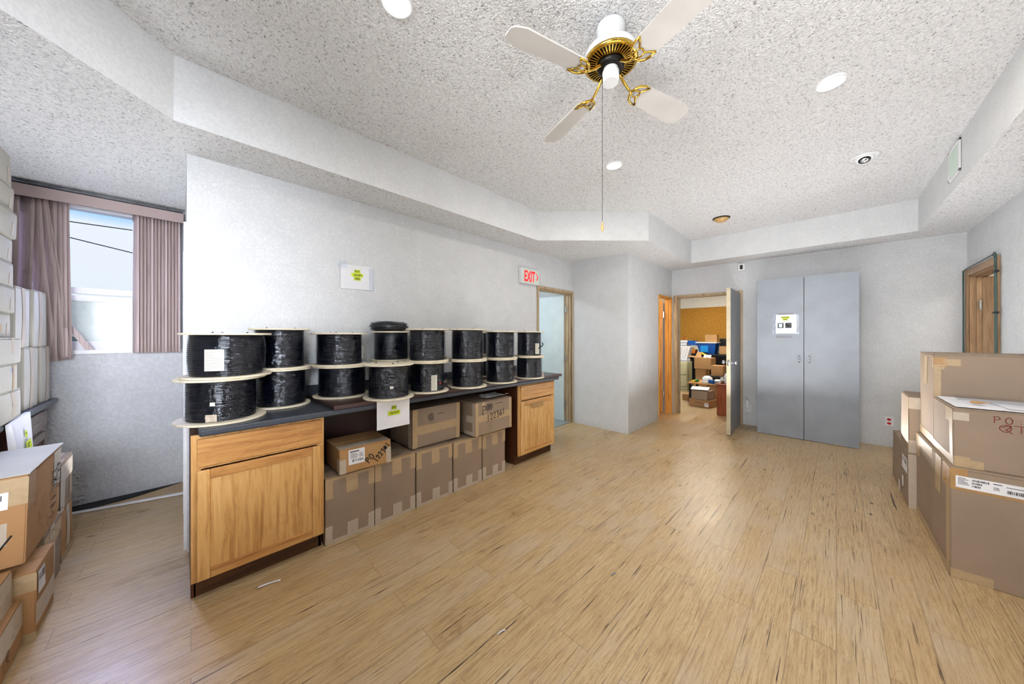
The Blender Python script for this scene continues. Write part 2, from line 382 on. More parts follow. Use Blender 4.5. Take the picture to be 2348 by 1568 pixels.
GL = {'P': [[(.1, 0), (.15, 1)], [(.02, .95), (.5, 1), (.75, .8), (.6, .55), (.15, .5)]],
      'O': [[(.4, 1), (.1, .7), (.1, .25), (.4, 0), (.75, .2), (.8, .7), (.5, 1), (.3, .95)]],
      '1': [[(.4, 1), (.45, 0)]], '2': [[(.1, .75), (.3, 1), (.65, .9), (.6, .6), (.1, .05), (.25, .12), (.8, 0)]],
      '3': [[(.1, .9), (.5, 1), (.65, .8), (.35, .55), (.7, .45), (.65, .1), (.3, -.1)]],
      '6': [[(.6, 1), (.2, .5), (.2, .1), (.5, 0), (.75, .25), (.55, .45), (.25, .3)]],
      ':': [[(.4, .7), (.43, .66)], [(.4, .25), (.43, .21)]],
      'Q': [[(.55, 1), (.15, .8), (.05, .35), (.4, 0), (.8, .2), (.85, .75), (.5, 1)], [(.45, .4), (.95, -.15)], [(.2, .6), (.9, .95), (.5, .25)]],
      'T': [[(0, .95), (.95, 1)], [(.5, .95), (.48, 0)]], 'Y': [[(.1, 1), (.45, .5)], [(.85, 1), (.3, -.05)]],
      'E': [[(.8, 1), (.15, .95), (.1, 0), (.8, 0)], [(.1, .5), (.6, .5)]], 'A': [[(.05, 0), (.45, 1), (.8, 0)], [(.2, .4), (.7, .4)]],
      '0': [[(.4, 1), (.1, .6), (.2, .1), (.5, 0), (.8, .4), (.7, .9), (.4, 1)]],
      '*': [[(0, .5), (.8, .5)], [(.1, .2), (.7, .8)], [(.1, .8), (.7, .2)], [(0, .35), (.8, .35)], [(0, .65), (.8, .65)], [(.4, .1), (.4, .9)]],
      'L': [[(.1, 1), (.1, 0), (.7, 0)]], 'I': [[(.4, 1), (.4, 0)]], '8': [[(.5, .5), (.2, .75), (.45, 1), (.7, .75), (.2, .25), (.45, 0), (.75, .25), (.5, .5)]],
      'R': [[(.1, 0), (.1, 1), (.6, .95), (.65, .6), (.1, .5), (.7, 0)]], 'B': [[(.1, 0), (.1, 1), (.6, .9), (.5, .55), (.15, .5), (.7, .4), (.65, .05), (.1, 0)]], ' ': []}
def smooth_line(p):
    if len(p) < 3: return p
    q = [p[0]] + list(p) + [p[-1]]; o = []
    for a, b, c, d in zip(q, q[1:], q[2:], q[3:]):
        for k in range(4):
            t = k / 4; o.append(tuple(.5 * (2 * b[i] + (c[i] - a[i]) * t + (2 * a[i] - 5 * b[i] + 4 * c[i] - d[i]) * t * t + (3 * b[i] - a[i] - 3 * c[i] + d[i]) * t ** 3) for i in (0, 1)))
    return o + [p[-1]]
def hand(mb, M, s, x, y, size, w, slope=0, aspect=.75, step=.95):
    for i, ch in enumerate(s):
        for st in GL[ch]:
            mb.stroke(M, [(x + i * size * aspect * step + px * size * aspect, y + slope * i * size * aspect * step + py * size) for px, py in (st if ch == '*' else smooth_line(st))], w)
    return mb
def microtext(mb, M, x, y, w, lines, lh, seed=0):
    r = random.Random(seed)
    for k in range(lines):
        cx = x; end = x + w * r.uniform(.55, 1)
        while cx < end:
            l = r.uniform(.3, 1.1) * lh
            mb.stroke(M, [(cx, y - k * lh * 1.5), (cx + l, y - k * lh * 1.5)], lh * .55); cx += l * 1.25 + lh * .2
    return mb
def barcode(mb, M, x, y, w, h, seed=0):
    r = random.Random(seed); cx = x
    while cx < x + w:
        t = r.choice([.001, .0015, .0025]); mb.stroke(M, [(cx, y), (cx, y + h)], t); cx += t + r.choice([.001, .002])
    return mb

# ------------------------------------------------------------------ room shell
S, C = 2.525, 2.877
YL, XB, YR, XR, YW = 2.90, 6.10, -1.11, -1.28, 4.32
def struct(name, mb, mat, parent=None, smooth=False):
    o = mb.build(name, mat, parent, smooth)
    if parent is None: o['kind'] = 'structure'
    return o
def wall_cells(mb, axis, c0, c1, u0, u1, z0, z1, holes):
    us = sorted({u0, u1, *[h for q in holes for h in q[:2]]}); zs = sorted({z0, z1, *[h for q in holes for h in q[2:]]})
    for a, b in zip(us, us[1:]):
        for p, q in zip(zs, zs[1:]):
            m, n = (a + b) / 2, (p + q) / 2
            if any(h[0] < m < h[1] and h[2] < n < h[3] for h in holes): continue
            if axis == 'x': mb.box(a, b, c0, c1, p, q)
            else: mb.box(c0, c1, a, b, p, q)
    bmesh.ops.remove_doubles(mb.b, verts=mb.b.verts, dist=1e-5)
    return mb
struct('floor', MB().box(-1.4, 10.2, -2.6, 4.44, -.1, 0), 'floor')
# left wall with doorway 1 (a solid mass closes the alcove side)
D1 = (3.49, 4.30, 0, 2.045)
mb = wall_cells(MB(), 'x', YL, YL + .12, .022, 4.34, 0, S + .5, [(D1[0], D1[1], -.01, D1[3])])
struct('wall_left', mb, 'wall')
struct('wall_alcove_end', MB().box(.022, .14, YL + .12, YW, 0, S + .5), 'wall')
# window wall
WX0, WX1, WZ0, WZ1 = -1.16, -.03, 1.25, 2.44
mb = wall_cells(MB(), 'x', YW, YW + .16, XR, .14, 0, S + .5, [(WX0, WX1, WZ0, WZ1)])
struct('wall_window', mb, 'wall_rough')
struct('wall_rear', MB().box(XR - .12, XR, YR - .12, YW + .16, 0, C + .15), 'wall')
D4 = (5.19, 6.02, 0, 2.03)
mb = wall_cells(MB(), 'x', YR - .12, YR, XR, XB + .12, 0, C + .15, [(D4[0], D4[1], -.01, D4[3])]); struct('wall_right', mb, 'wall')
D3 = (.968, 1.90, 0, 2.05)
mb = wall_cells(MB(), 'y', XB, XB + .12, YR, 4.4, 0, C + .15, [(D3[0], D3[1], -.01, D3[3])]); struct('wall_back', mb, 'wall')
D2 = (5.46, 6.06, 0, 2.04)
mb = wall_cells(MB(), 'x', 1.98, 2.08, 4.34, XB, 0, S + .5, [(D2[0], D2[1], -.01, D2[3])])
mb.box(4.34, 4.44, 2.08, 4.4, 0, S + .5)
struct('wall_pillar', mb, 'wall')
# ceiling tray and soffit
TR = [(-.95, 1.585), (-.03, 2.505), (3.01, 2.505), (3.955, 1.55), (5.67, 1.55), (5.67, -.715), (-.95, -.715)]
struct('ceiling', MB().box(XR - .12, XB + .12, YR - .12, YW + .16, C, C + .1), 'ceil')
bm = bmesh.new()
outer = [(XR - .02, YR - .02), (XB + .02, YR - .02), (XB + .02, YW + .05), (XR - .02, YW + .05)]
es = []
for ring in (outer, TR):
    vs = [bm.verts.new((x, y, S)) for x, y in ring]
    es += [bm.edges.new((vs[i], vs[(i + 1) % len(vs)])) for i in range(len(vs))]
bmesh.ops.triangle_fill(bm, edges=es, use_beauty=True)
ins = [f for f in bm.faces if (lambda p: (lambda n: n % 2 == 1)(sum(((a[1] > p.y) != (b[1] > p.y)) and (p.x < (b[0] - a[0]) * (p.y - a[1]) / (b[1] - a[1]) + a[0]) for a, b in zip(TR, TR[1:] + TR[:1]))))(f.calc_center_median())]
bmesh.ops.delete(bm, geom=ins, context='FACES_ONLY')
k = MB(); k.b.free(); k.b = bm; o = struct('ceiling', k, 'ceil')
k = MB()
for (a, b) in zip(TR, TR[1:] + TR[:1]):
    k.b.faces.new([k.b.verts.new(p) for p in ((*a, S), (*b, S), (*b, C), (*a, C))])
bmesh.ops.remove_doubles(k.b, verts=k.b.verts, dist=1e-4)
struct('wall_soffit', k, 'beam')
# torn base of the window wall: exposed dark subfloor and rough plaster edge, loose baseboard strip
k = MB().prism([(-.62, YW), (.0, YW), (-.3, 4.20), (-.62, 4.16)], .001, .004); struct('trim_1', k, 'dark_patch')
k = MB().hull([(-.64, 4.145, .014), (.015, 3.985, .014), (.015, 4.01, .014), (-.64, 4.17, .014)], [(-.64, 4.14, .004), (.015, 3.975, .004), (.015, 4.005, .004), (-.64, 4.165, .004)])
tag(k.build('baseboard_strip', 'white_trim'), 'loose white baseboard strip lying on the floor below the window', 'baseboard')
k = MB().box(.006, .022, YL + .005, YL + .03, .25, 1.9); k.box(.008, .022, YL + .04, YL + .09, 0, 2.1)
struct('trim_2', k, 'white_trim')

# window_1
w = thing('window_1', 'white sliding sash window in the alcove, daylight behind it', None, ((WX0 + WX1) / 2, YW, WZ0), kind='structure'); 
k = MB(); fw = .035
for a in ((WX0, WX0 + fw, WZ0, WZ1), (WX1 - fw, WX1, WZ0, WZ1), (WX0, WX1, WZ0, WZ0 + fw), (WX0, WX1, WZ1 - fw, WZ1)): k.box(a[0], a[1], YW + .03, YW + .12, a[2], a[3])
k.build('window_frame', 'white_trim', w)
k = MB().box(WX0, WX1, YW + .05, YW + .08, 1.715, 1.765); k.box(WX0 + .03, WX1 - .03, YW + .04, YW + .07, 1.655, 1.70); k.box(WX0 + .03, WX1 - .03, YW + .04, YW + .07, 1.285, 1.325)
k.build('sash', 'white_trim', w)
MB().box(WX0, WX1, YW + .062, YW + .066, 1.765, WZ1 - fw).build('pane', 'pane', w)
MB().box(WX0, WX1, YW + .052, YW + .056, 1.325, 1.655).build('pane', 'haze', w)
k = MB().box(WX0 - .02, WX1 + .03, YW - .03, YW + .03, WZ0 - .025, WZ0 + .004); k.build('window_sill', 'white_trim', w)
# vertical blinds
vb = thing('vertical_blind', 'mauve vertical vinyl blind with two bunches of slats parted over the window', 'blind', (-.6, 4.2, 2.4))
k = MB().box(-1.25, .012, 4.185, 4.20, 2.395, 2.478); k.box(-1.25, .012, 4.20, 4.29, 2.462, 2.478)
for i in range(6): k.box(-1.25, .012, 4.183, 4.186, 2.40 + i * .013, 2.403 + i * .013)
k.build('valance', 'mauve_plain', vb)
MB().box(-1.25, .01, 4.23, 4.27, 2.478, 2.50).build('headrail', 'black', vb)
def vane(x0, xb, ang, w_=.088, zb=1.24, mat='mauve', bow=0, y=4.245, zt=2.42):
    k = MB(); n = 14; g = []
    for j in range(n + 1):
        t = j / n; z = zt + (zb - zt) * t
        xc = x0 + (xb - x0) * t ** 1.4 + bow * math.sin(math.pi * t); row = []
        for i in range(5):
            u = (i / 4 - .5) * w_; c_ = .008 * (1 - (2 * i / 4 - 1) ** 2)
            a = R(ang); row.append(k.b.verts.new((xc + u * math.cos(a) - c_ * math.sin(a), y - u * math.sin(a) - c_ * math.cos(a), z)))
        g.append(row)
    for j in range(n):
        for i in range(4): k.b.faces.new((g[j][i], g[j][i + 1], g[j + 1][i + 1], g[j + 1][i]))
    o = k.build('vane', mat, vb, True)
    md = o.modifiers.new('thick', 'SOLIDIFY'); md.thickness = .0012
for i in range(13): vane(-.275 + i * .0205, -.275 + i * .0205, 62, .085, 1.225, 'mauve' if i % 4 else 'mauve_l')
for i in range(7): vane(-.86 - i * .045, -.88 - i * .05, 40, .088, 1.31, 'mauve')
for i, (a, b, an) in enumerate(((-.80, -.83, 35), (-.775, -.70, 30), (-.75, -.66, 42), (-.735, -.63, 50), (-.70, -.70, 40), (-.675, -.665, 45), (-.65, -.645, 50), (-.635, -.62, 55))): vane(a, b, an, .088, 1.17 + .006 * i, 'mauve' if i != 6 else 'mauve_l', bow=.02 if i in (2, 3) else 0)
k = MB().hull([(-.63, 4.28, 1.44), (-.61, 4.28, 1.46), (-.50, 4.285, 1.258), (-.545, 4.285, 1.258)], [(-.63, 4.27, 1.44), (-.61, 4.27, 1.46), (-.50, 4.27, 1.258), (-.545, 4.27, 1.258)])
tag(k.build('blind_slat', 'mauve_l'), 'fallen mauve blind slat leaning diagonally on the window sill', 'blind slat')
# outside
struct('ground', MB().box(-20, 12, 4.6, 40, -.7, -.6), 'ground_out')
bm_ = MB()
for i in range(70):
    c = (rnd.uniform(-9, 1), rnd.uniform(11, 12.5), rnd.uniform(-.5, 1.05)); r = rnd.uniform(.35, .6)
    bm_.lathe([(0.001, -r), (r * .7, -r * .7), (r, 0), (r * .7, r * .7), (.001, r)], c, 8)
tag(bm_.build('hedge', 'leaf_green', None), 'pale hazy hedge outside beyond the lower window pane', 'hedge')
for i, (za, zb_) in enumerate(((4.51, 4.38), (5.58, 3.41))):
    k = MB().tube([(-9 + j * 1.2, 14, za + (zb_ - za) * j / 8 - .12 * math.sin(math.pi * j / 8)) for j in range(9)], .013, 6)
    tag(k.build('overhead_wire', 'black'), ('upper' if i == 0 else 'lower') + ' thin black overhead wire crossing the sky outside the window', 'wire')

# ------------------------------------------------------------------ doors
def hinge(parent, x, y, z, sx=.03, sy=.012):
    k = MB().box(x - sx / 2, x + sx / 2, y - sy / 2, y + sy / 2, z - .05, z + .05, .002); k.lathe([(.007, -.052), (.007, .052)], (x, y - sy / 2, z), 10)
    return k.build('hinge', 'chrome', parent)
def casing_x(parent, D, yf, depth, out, mat='tan_frame', wc=.05, jt=.03, y_in=None):
    # opening in a wall parallel to X; yf = room face, out = outward sign toward the room
    x0, x1, _, z1 = D; k = MB(); f0, f1 = sorted((yf, yf + out * .018))
    k.box(x0 - wc + .02, x0 + .006, f0, f1, 0, z1 + wc - .02, .003); k.box(x1 - .006, x1 + wc - .02, f0, f1, 0, z1 + wc - .02, .003); k.box(x0 + .0065, x1 - .0065, f0, f1, z1 - .006, z1 + wc - .02, .003)
    a, b = sorted((yf, yf - out * depth))
    k.box(x0, x0 + .02, a, b, 0, z1); k.box(x1 - .02, x1, a, b, 0, z1); k.box(x0, x1, a, b, z1 - .02, z1)
    s0, s1 = sorted((yf - out * depth * .35, yf - out * depth * .62))
    k.box(x0 + .02, x0 + .032, s0, s1, 0, z1); k.box(x1 - .032, x1 - .02, s0, s1, 0, z1); k.box(x0, x1, s0, s1, z1 - .032, z1 - .02)
    return k.build('door_frame', mat, parent)
# door_1 in the left wall
d = thing('door_1', 'tan framed doorway in the left wall with white door opened away', None, (3.9, YL, 0), kind='structure')
casing_x(d, (3.49, 4.315, 0, 2.045), YL, .12, -1)
lf = thing('door_leaf', None, None, (0, 0, 0)); lf.parent = d
bpy.data.objects.remove(lf)
ang = R(97)
k = MB().box(0, .80, -.04, 0, .01, 2.01, .002)
M = Matrix.Translation((4.268, YL + .115, 0)) @ Matrix.Rotation(ang, 4, 'Z')
k.warp(lambda p: M @ p); leaf = k.build('door_leaf', 'blue_white', d)
for z in (.30, 1.02, 1.79): hinge(leaf, 4.278, YL + .08, z)
# room beyond door 1
struct('floor', MB().box(2.6, 4.34, YL + .005, 5.0, .0005, .008), 'tile')
k = MB().box(2.5, 2.6, YL + .12, 5.1, 0, 2.6); k.box(2.5, 4.44, 5.0, 5.1, 0, 2.6); struct('wall_far_left', k, 'plaster_white')
struct('ceiling', MB().box(2.5, 4.44, YL + .12, 5.1, 2.42, 2.5), 'blue_white')
# door_2: honey wood doorway in the pillar side
d = thing('door_2', 'honey coloured wooden doorway beside the pillar, warmly lit inside', None, (5.75, 1.98, 0), kind='structure')
casing_x(d, D2, 1.98, .10, -1, 'orange_wood', .03)
M = Matrix.Translation((5.995, 2.10, 0)) @ Matrix.Rotation(R(112), 4, 'Z')
k = MB().box(0, .56, -.04, 0, .01, 2.0, .002); k.box(.06, .50, -.046, -.04, .2, .95, .004); k.box(.06, .50, -.046, -.04, 1.1, 1.85, .004); k.warp(lambda p: M @ p)
leaf = k.build('door_leaf', 'orange_wood', d); hinge(leaf, 5.99, 2.09, .35); hinge(leaf, 5.99, 2.09, 1.75)
k = MB().box(4.5, 6.1, 3.0, 3.1, 0, 2.5); k.box(4.44, 4.5, 2.08, 3.1, 0, 2.5); struct('wall_closet', k, 'orange_wood')
struct('ceiling', MB().box(4.44, 6.1, 2.08, 3.1, 2.3, 2.36), 'plaster_white')
# door_3 in the back wall, grey leaf opened into the room
d = thing('door_3', 'wide doorway in the back wall with grey door swung open', None, (XB, 1.44, 0), kind='structure')
y0, y1, _, z1 = D3; k = MB()
k.box(XB - .018, XB, y0 - .03, y0 + .006, 0, z1 + .03, .003); k.box(XB - .018, XB, y1 - .006, y1 + .045, 0, z1 + .03, .003); k.box(XB - .018, XB, y0 + .0065, y1 - .0065, z1 - .006, z1 + .03, .003)
k.box(XB, XB + .12, y0, y0 + .02, 0, z1); k.box(XB, XB + .12, y1 - .02, y1, 0, z1); k.box(XB, XB + .12, y0, y1, z1 - .02, z1)
k.box(XB + .05, XB + .09, y0 + .02, y0 + .034, 0, z1); k.box(XB + .05, XB + .09, y1 - .034, y1 - .02, 0, z1)
k.build('door_frame', 'tan_frame', d)
M = Matrix.Translation((6.074, 1.012, 0)) @ Matrix.Rotation(R(181.3), 4, 'Z')
k = MB().box(0, .83, 0, .045, .012, 2.03, .001).warp(lambda p: M @ p)
leaf = k.build('door_leaf', 'grey_door2', d)
k = MB().box(.8285, .8345, -.001, .0465, .012, 2.03).warp(lambda p: M @ p); k.build('edge_band', 'cream_edge', leaf)
for z in (.3, 1.72): hinge(leaf, 6.074, .985, z, .012, .03)
# knob set
k = MB()
for sgn in (-1, 1):
    k.tube([(5.31, .970, 1.0), (5.31, .970 + sgn * .05, 1.0), (5.31, .970 + sgn * .052, 1.0), (5.31, .970 + sgn * .062, 1.0), (5.31, .970 + sgn * .082, 1.0), (5.31, .970 + sgn * .09, 1.0)], [.012, .012, .02, .028, .026, .012], 14)
    k.tube([(5.31, .970 + sgn * .022, 1.0), (5.31, .970 + sgn * .03, 1.0)], [.033, .03], 16)
k.box(5.2365, 5.243, .957, .983, .96, 1.04)
k.build('door_knob', 'chrome', leaf, True)
# door_4 in the right wall
d = thing('door_4', 'brown wooden doorway in the right wall, door ajar', None, (5.6, YR, 0), kind='structure')
casing_x(d, D4, YR, .12, 1, 'brown_door', .085)
M = Matrix.Translation((5.985, YR - .075, 0)) @ Matrix.Rotation(R(-118), 4, 'Z')
k = MB().box(0, .74, 0, .04, .01, 2.0, .002); k.box(.1, .64, -.006, .046, .2, .9, .005); k.box(.1, .64, -.006, .046, 1.05, 1.85, .005); k.warp(lambda p: M @ p)
leaf = k.build('door_leaf', 'brown_door', d); hinge(leaf, 5.985, YR - .06, 1.7)
k = MB().box(4.6, 6.3, -2.5, -2.4, 0, 2.5); k.box(4.55, 4.6, -2.5, YR - .12, 0, 2.5); k.box(6.3, 6.35, -2.5, YR - .12, 0, 2.5); struct('wall_side_room', k, 'plaster_white')
struct('ceiling', MB().box(4.55, 6.35, -2.5, YR - .12, 2.45, 2.5), 'plaster_white')
# cable round door 4
yc = YR + .03
k = MB().tube([(6.07, yc, 0.02), (6.072, yc, .9), (6.066, yc, 1.6), (6.075, yc, 2.09), (5.9, yc, 2.10), (5.5, yc, 2.105), (5.18, yc, 2.11), (5.13, yc, 2.125), (5.10, yc, 2.10), (5.095, yc, 1.8), (5.09, yc, 1.4), (5.095, yc, .7), (5.09, yc, .02)], .006, 8)
k.tube([(5.15, yc, 2.1), (5.125, yc, 2.08), (5.118, yc, 1.7), (5.112, yc, .02)], .005, 8)
c_ = k.build('cable', 'green_cable', None, True); tag(c_, 'dark green cable run around the right wall door frame', 'cable')
for z in (1.95, 1.58): MB().box(5.075, 5.135, yc - .012, yc + .012, z - .008, z + .008).build('cable_clip', 'black', c_)

# ------------------------------------------------------------------ cartons
def face(bx, f):
    x0, x1, y0, y1, z0, z1 = bx
    return {'f': frame((x0, y0, z0), (1, 0, 0), (0, 0, 1)), 'b': frame((x1, y1, z0), (-1, 0, 0), (0, 0, 1)), 'l': frame((x0, y1, z0), (0, -1, 0), (0, 0, 1)),
            'r': frame((x1, y0, z0), (0, 1, 0), (0, 0, 1)), 't': frame((x0, y0, z1), (1, 0, 0), (0, 1, 0))}[f]
def fsize(bx, f):
    x0, x1, y0, y1, z0, z1 = bx
    return {'f': (x1 - x0, z1 - z0), 'b': (x1 - x0, z1 - z0), 'l': (y1 - y0, z1 - z0), 'r': (y1 - y0, z1 - z0), 't': (x1 - x0, y1 - y0)}[f]
def carton(label, bx, mat='card', strips=(), group=None, seam='x', jit=.004, bulge=.004, deco=None, lean=(0, 0), name='cardboard_box', cat='box', flaps=True, seed=None, rz=0):
    x0, x1, y0, y1, z0, z1 = bx; r = random.Random(seed if seed is not None else label)
    off = {(i, j): (r.uniform(-jit, jit), r.uniform(-jit, jit)) for i in (0, 1) for j in (0, 1)}
    cx, cy = (x0 + x1) / 2, (y0 + y1) / 2; cs, sn = math.cos(rz), math.sin(rz)
    def W(p):
        a = (p.x - x0) / (x1 - x0); b = (p.y - y0) / (y1 - y0); c = (p.z - z0) / (z1 - z0)
        cc = max(0, min(1, c)); dx = dy = 0
        for i in (0, 1):
            for j in (0, 1):
                wgt = (a if i else 1 - a) * (b if j else 1 - b); dx += wgt * off[i, j][0] * cc; dy += wgt * off[i, j][1] * cc
        s = lambda q: math.sin(math.pi * max(0, min(1, q)))
        dx += lean[0] * cc + (2 * a - 1) * s(b) * s(c) * bulge; dy += lean[1] * cc + (2 * b - 1) * s(a) * s(c) * bulge
        x, y = p.x + dx - cx, p.y + dy - cy
        return Vector((cx + x * cs - y * sn, cy + x * sn + y * cs, p.z))
    t = thing(name, label, cat, (cx, cy, z0), rz, group)
    k = MB(); k.box(x0, x1, y0, y1, z0, z1 - .006)
    bmesh.ops.subdivide_edges(k.b, edges=k.b.edges[:], cuts=5, use_grid_fill=True)
    bmesh.ops.bevel(k.b, geom=[e for e in k.b.edges if len(e.link_faces) == 2 and e.calc_face_angle(0) > 1], offset=.004, segments=2, affect='EDGES')
    k.warp(W).build('carton_body', mat, t, False)
    if flaps:
        for h in (0, 1):
            k = MB()
            if seam == 'x': k.box(x0 + .001, x1 - .001, *((y0 + .001, cy - .002) if h == 0 else (cy + .002, y1 - .001)), z1 - .006, z1, .0015)
            else: k.box(*((x0 + .001, cx - .002) if h == 0 else (cx + .002, x1 - .001)), y0 + .001, y1 - .001, z1 - .006, z1, .0015)
            k.warp(W).build('top_flap', mat, t)
    for st in strips:
        f, u, v, w_, h_ = st[:5]; m = st[5] if len(st) > 5 else 'tape'
        M = face(bx, f) @ Matrix.Translation((u, v, .0012 + (st[6] if len(st) > 6 else 0)))
        k = MB().sheet(M, w_, h_, .0006, max(1, int(w_ / .05)), max(1, int(h_ / .05))).warp(W)
        k.build('tape_strip', m, t)
    if deco: deco(t, bx, W)
    return t
def decal(t, bx, W, f, mat, name, fn, lift=.003):
    k = MB(); fn(k, face(bx, f) @ Matrix.Translation((0, 0, lift))); k.warp(W); return k.build(name, mat, t)
def lbl(t, bx, W, f, u, v, w_, h_, lines=4, bc=True, seed=1, lift=.0022, head=True):
    M = face(bx, f) @ Matrix.Translation((u, v, lift))
    MB().sheet(M, w_, h_, .0005, 4, 2).warp(W).build('shipping_label', 'paper', t)
    k = MB(); M2 = M @ Matrix.Translation((0, 0, .0012))
    microtext(k, M2, w_ * .06, h_ * .82, w_ * .4, lines, h_ * .07, seed)
    if bc: barcode(k, M2, w_ * .5, h_ * .55, w_ * .42, h_ * .3, seed)
    k.warp(W).build('label_print', 'ink', t)

# shared tape pattern of the floor row: mitred corner tabs and a centre tab on top and bottom
def row_tape(w_, h_, v=0, bt=True):
    e = .05; s = [('f', 0, h_ - .02, w_, .0185, 'tape'), ('t', 0, 0, w_, .03, 'tape')]
    s += [('f', .0, h_ - .135, .045, .118, 'tape'), ('f', w_ * .40 + v, h_ - .125, .075, .106, 'tape'), ('f', w_ - .042, h_ - .12, .042, .101, 'tape')]
    if bt: s += [('f', 0, .0, w_, .024, 'tape_w'), ('f', 0, .024, .042, .095, 'tape_w'), ('f', w_ * .42 + v, .024, .072, .082, 'tape_w'), ('f', w_ - .045, .024, .045, .088, 'tape_w')]
    return s
RG = 'row of cartons on the floor under the worktop'
U = [(.652, .969), (.975, 1.293), (1.303, 1.648), (1.660, 1.980), (1.992, 2.288)]
UL = ['kraft carton on the floor nearest the large oak cabinet, under the small marked box', 'kraft carton second from the large oak cabinet, with an open torn top edge',
      'kraft carton in the middle of the floor row, under the spiral printed box', 'kraft carton second from the small cabinet in the floor row', 'kraft carton last in the floor row beside the small oak cabinet']
for i, ((a, b), l) in enumerate(zip(U, UL)):
    h_ = [.432, .446, .438, .43, .43][i]
    carton(l, (a, b, 2.335, 2.72, 0.001, h_), 'card', row_tape(b - a, h_, 0), RG, seed=i + 10)
def t1(t, bx, W):
    w_, h_ = fsize(bx, 'f')
    M = face(bx, 'f') @ Matrix.Translation((.055, .05, .0022)); MB().sheet(M, .105, .10, .0005, 3, 3).warp(W).build('shipping_label', 'paper', t)
    k = MB(); M2 = M @ Matrix.Translation((0, 0, .0012)); k.stroke(M2, [(.012, .086), (.065, .086)], .008); microtext(k, M2, .012, .074, .05, 5, .005, 4); microtext(k, M2, .068, .07, .03, 5, .004, 9)
    k.warp(W).build('label_print', 'grey_ink', t)
    k = MB(); hand(k, M2, 'QTY', .022, .018, .014, .0022); hand(k, M2, '20', .056, .018, .014, .0022); hand(k, M2, 'EA', .077, .018, .013, .0022); k.warp(W).build('handwriting', 'ink', t)
    def fn(k, M):
        hand(k, M @ Matrix.Translation((.186, .030, 0)) @ Matrix.Rotation(R(42), 4, 'Z'), 'PO', 0, 0, .042, .006, 0, .68, 1.05)
        hand(k, M @ Matrix.Translation((.242, .022, 0)) @ Matrix.Rotation(R(46), 4, 'Z'), '1223*1', 0, 0, .036, .006, 0, .62, 1.1)
    decal(t, bx, W, 'f', 'ink', 'handwriting', fn)
carton('small brown box with a white label and black handwriting, on the nearest floor carton', (.735, 1.082, 2.300, 2.62, .449, .612), 'card_warm',
       [('t', 0, 0, .34, .09, 'tape_w'), ('f', 0, 0, .04, .095, 'tape_w'), ('l', .28, 0, .038, .10, 'tape_w'), ('f', .31, 0, .036, .11, 'tape_w'), ('f', .17, .09, .14, .05, 'tape_d')], None, deco=t1, rz=R(-2), lean=(-.004, 0))
def spiral(k, M, u, v, r):
    for j, rr in enumerate((1, .8, .62, .45, .28)):
        a0, a1 = [(20, 330), (-100, 160), (60, 350), (-40, 220), (0, 360)][j]
        k.stroke(M, [(u + rr * r * math.cos(R(a)), v + rr * r * math.sin(R(a))) for a in range(a0, a1 + 1, 20)], r * .11)
def t2(t, bx, W):
    decal(t, bx, W, 'f', 'grey_ink', 'printed_logo', lambda k, M: (spiral(k, M, .17, .235, .03), microtext(k, M, .235, .252, .09, 1, .012, 3), microtext(k, M, .145, .19, .06, 1, .004, 3), microtext(k, M, .18, .18, .03, 1, .004, 5)))
carton('wide kraft box printed with a spiral logo, second layer under the worktop', (1.305, 1.775, 2.405, 2.80, .449, .768), 'card',
       [('f', 0, .105, .47, .07, 'tape'), ('f', 0, 0, .045, .315, 'tape'), ('f', .43, 0, .04, .315, 'tape'), ('l', .33, 0, .05, .31, 'tape_w')], None, deco=t2)
def t3(t, bx, W):
    decal(t, bx, W, 'f', 'grey_ink', 'printed_logo', lambda k, M: (spiral(k, M, .185, .25, .03), microtext(k, M, .25, .27, .1, 1, .010, 6)))
    decal(t, bx, W, 'f', 'ink', 'handwriting', lambda k, M: (hand(k, M, 'P', .083, .188, .078, .0065, 0, .62), hand(k, M, 'O', .132, .222, .052, .0065, 0, .8), hand(k, M, '122361', .135, .120, .058, .0065, .16, .68, 1.02)), .004)
carton('kraft box with large black handwriting and spiral logo, beside the small oak cabinet', (1.868, 2.338, 2.292, 2.70, .449, .756), 'card',
       [('f', 0, .12, .47, .065, 'tape'), ('f', 0, 0, .035, .30, 'tape'), ('f', .435, 0, .035, .30, 'tape'), ('l', .37, 0, .035, .30, 'tape_w'), ('l', .28, .12, .09, .06, 'tape_w'), ('l', .25, .0, .12, .035, 'tape_w'), ('f', .08, .2, .04, .10, 'tape')], None, deco=t3)
k = MB(); M = frame((2.03, 2.30, .765), (1, 0, 0), (0, 1, 0))
k.sheet(M, .27, .2, .001, 10, 8, lambda u, v: .012 + .014 * noise.noise(Vector((u * 22, v * 18, 1))) + .02 * max(0, .05 - v) * 10)
tag(k.build('crumpled_paper', 'paper'), 'crumpled white paper on top of the handwritten box under the worktop', 'paper')

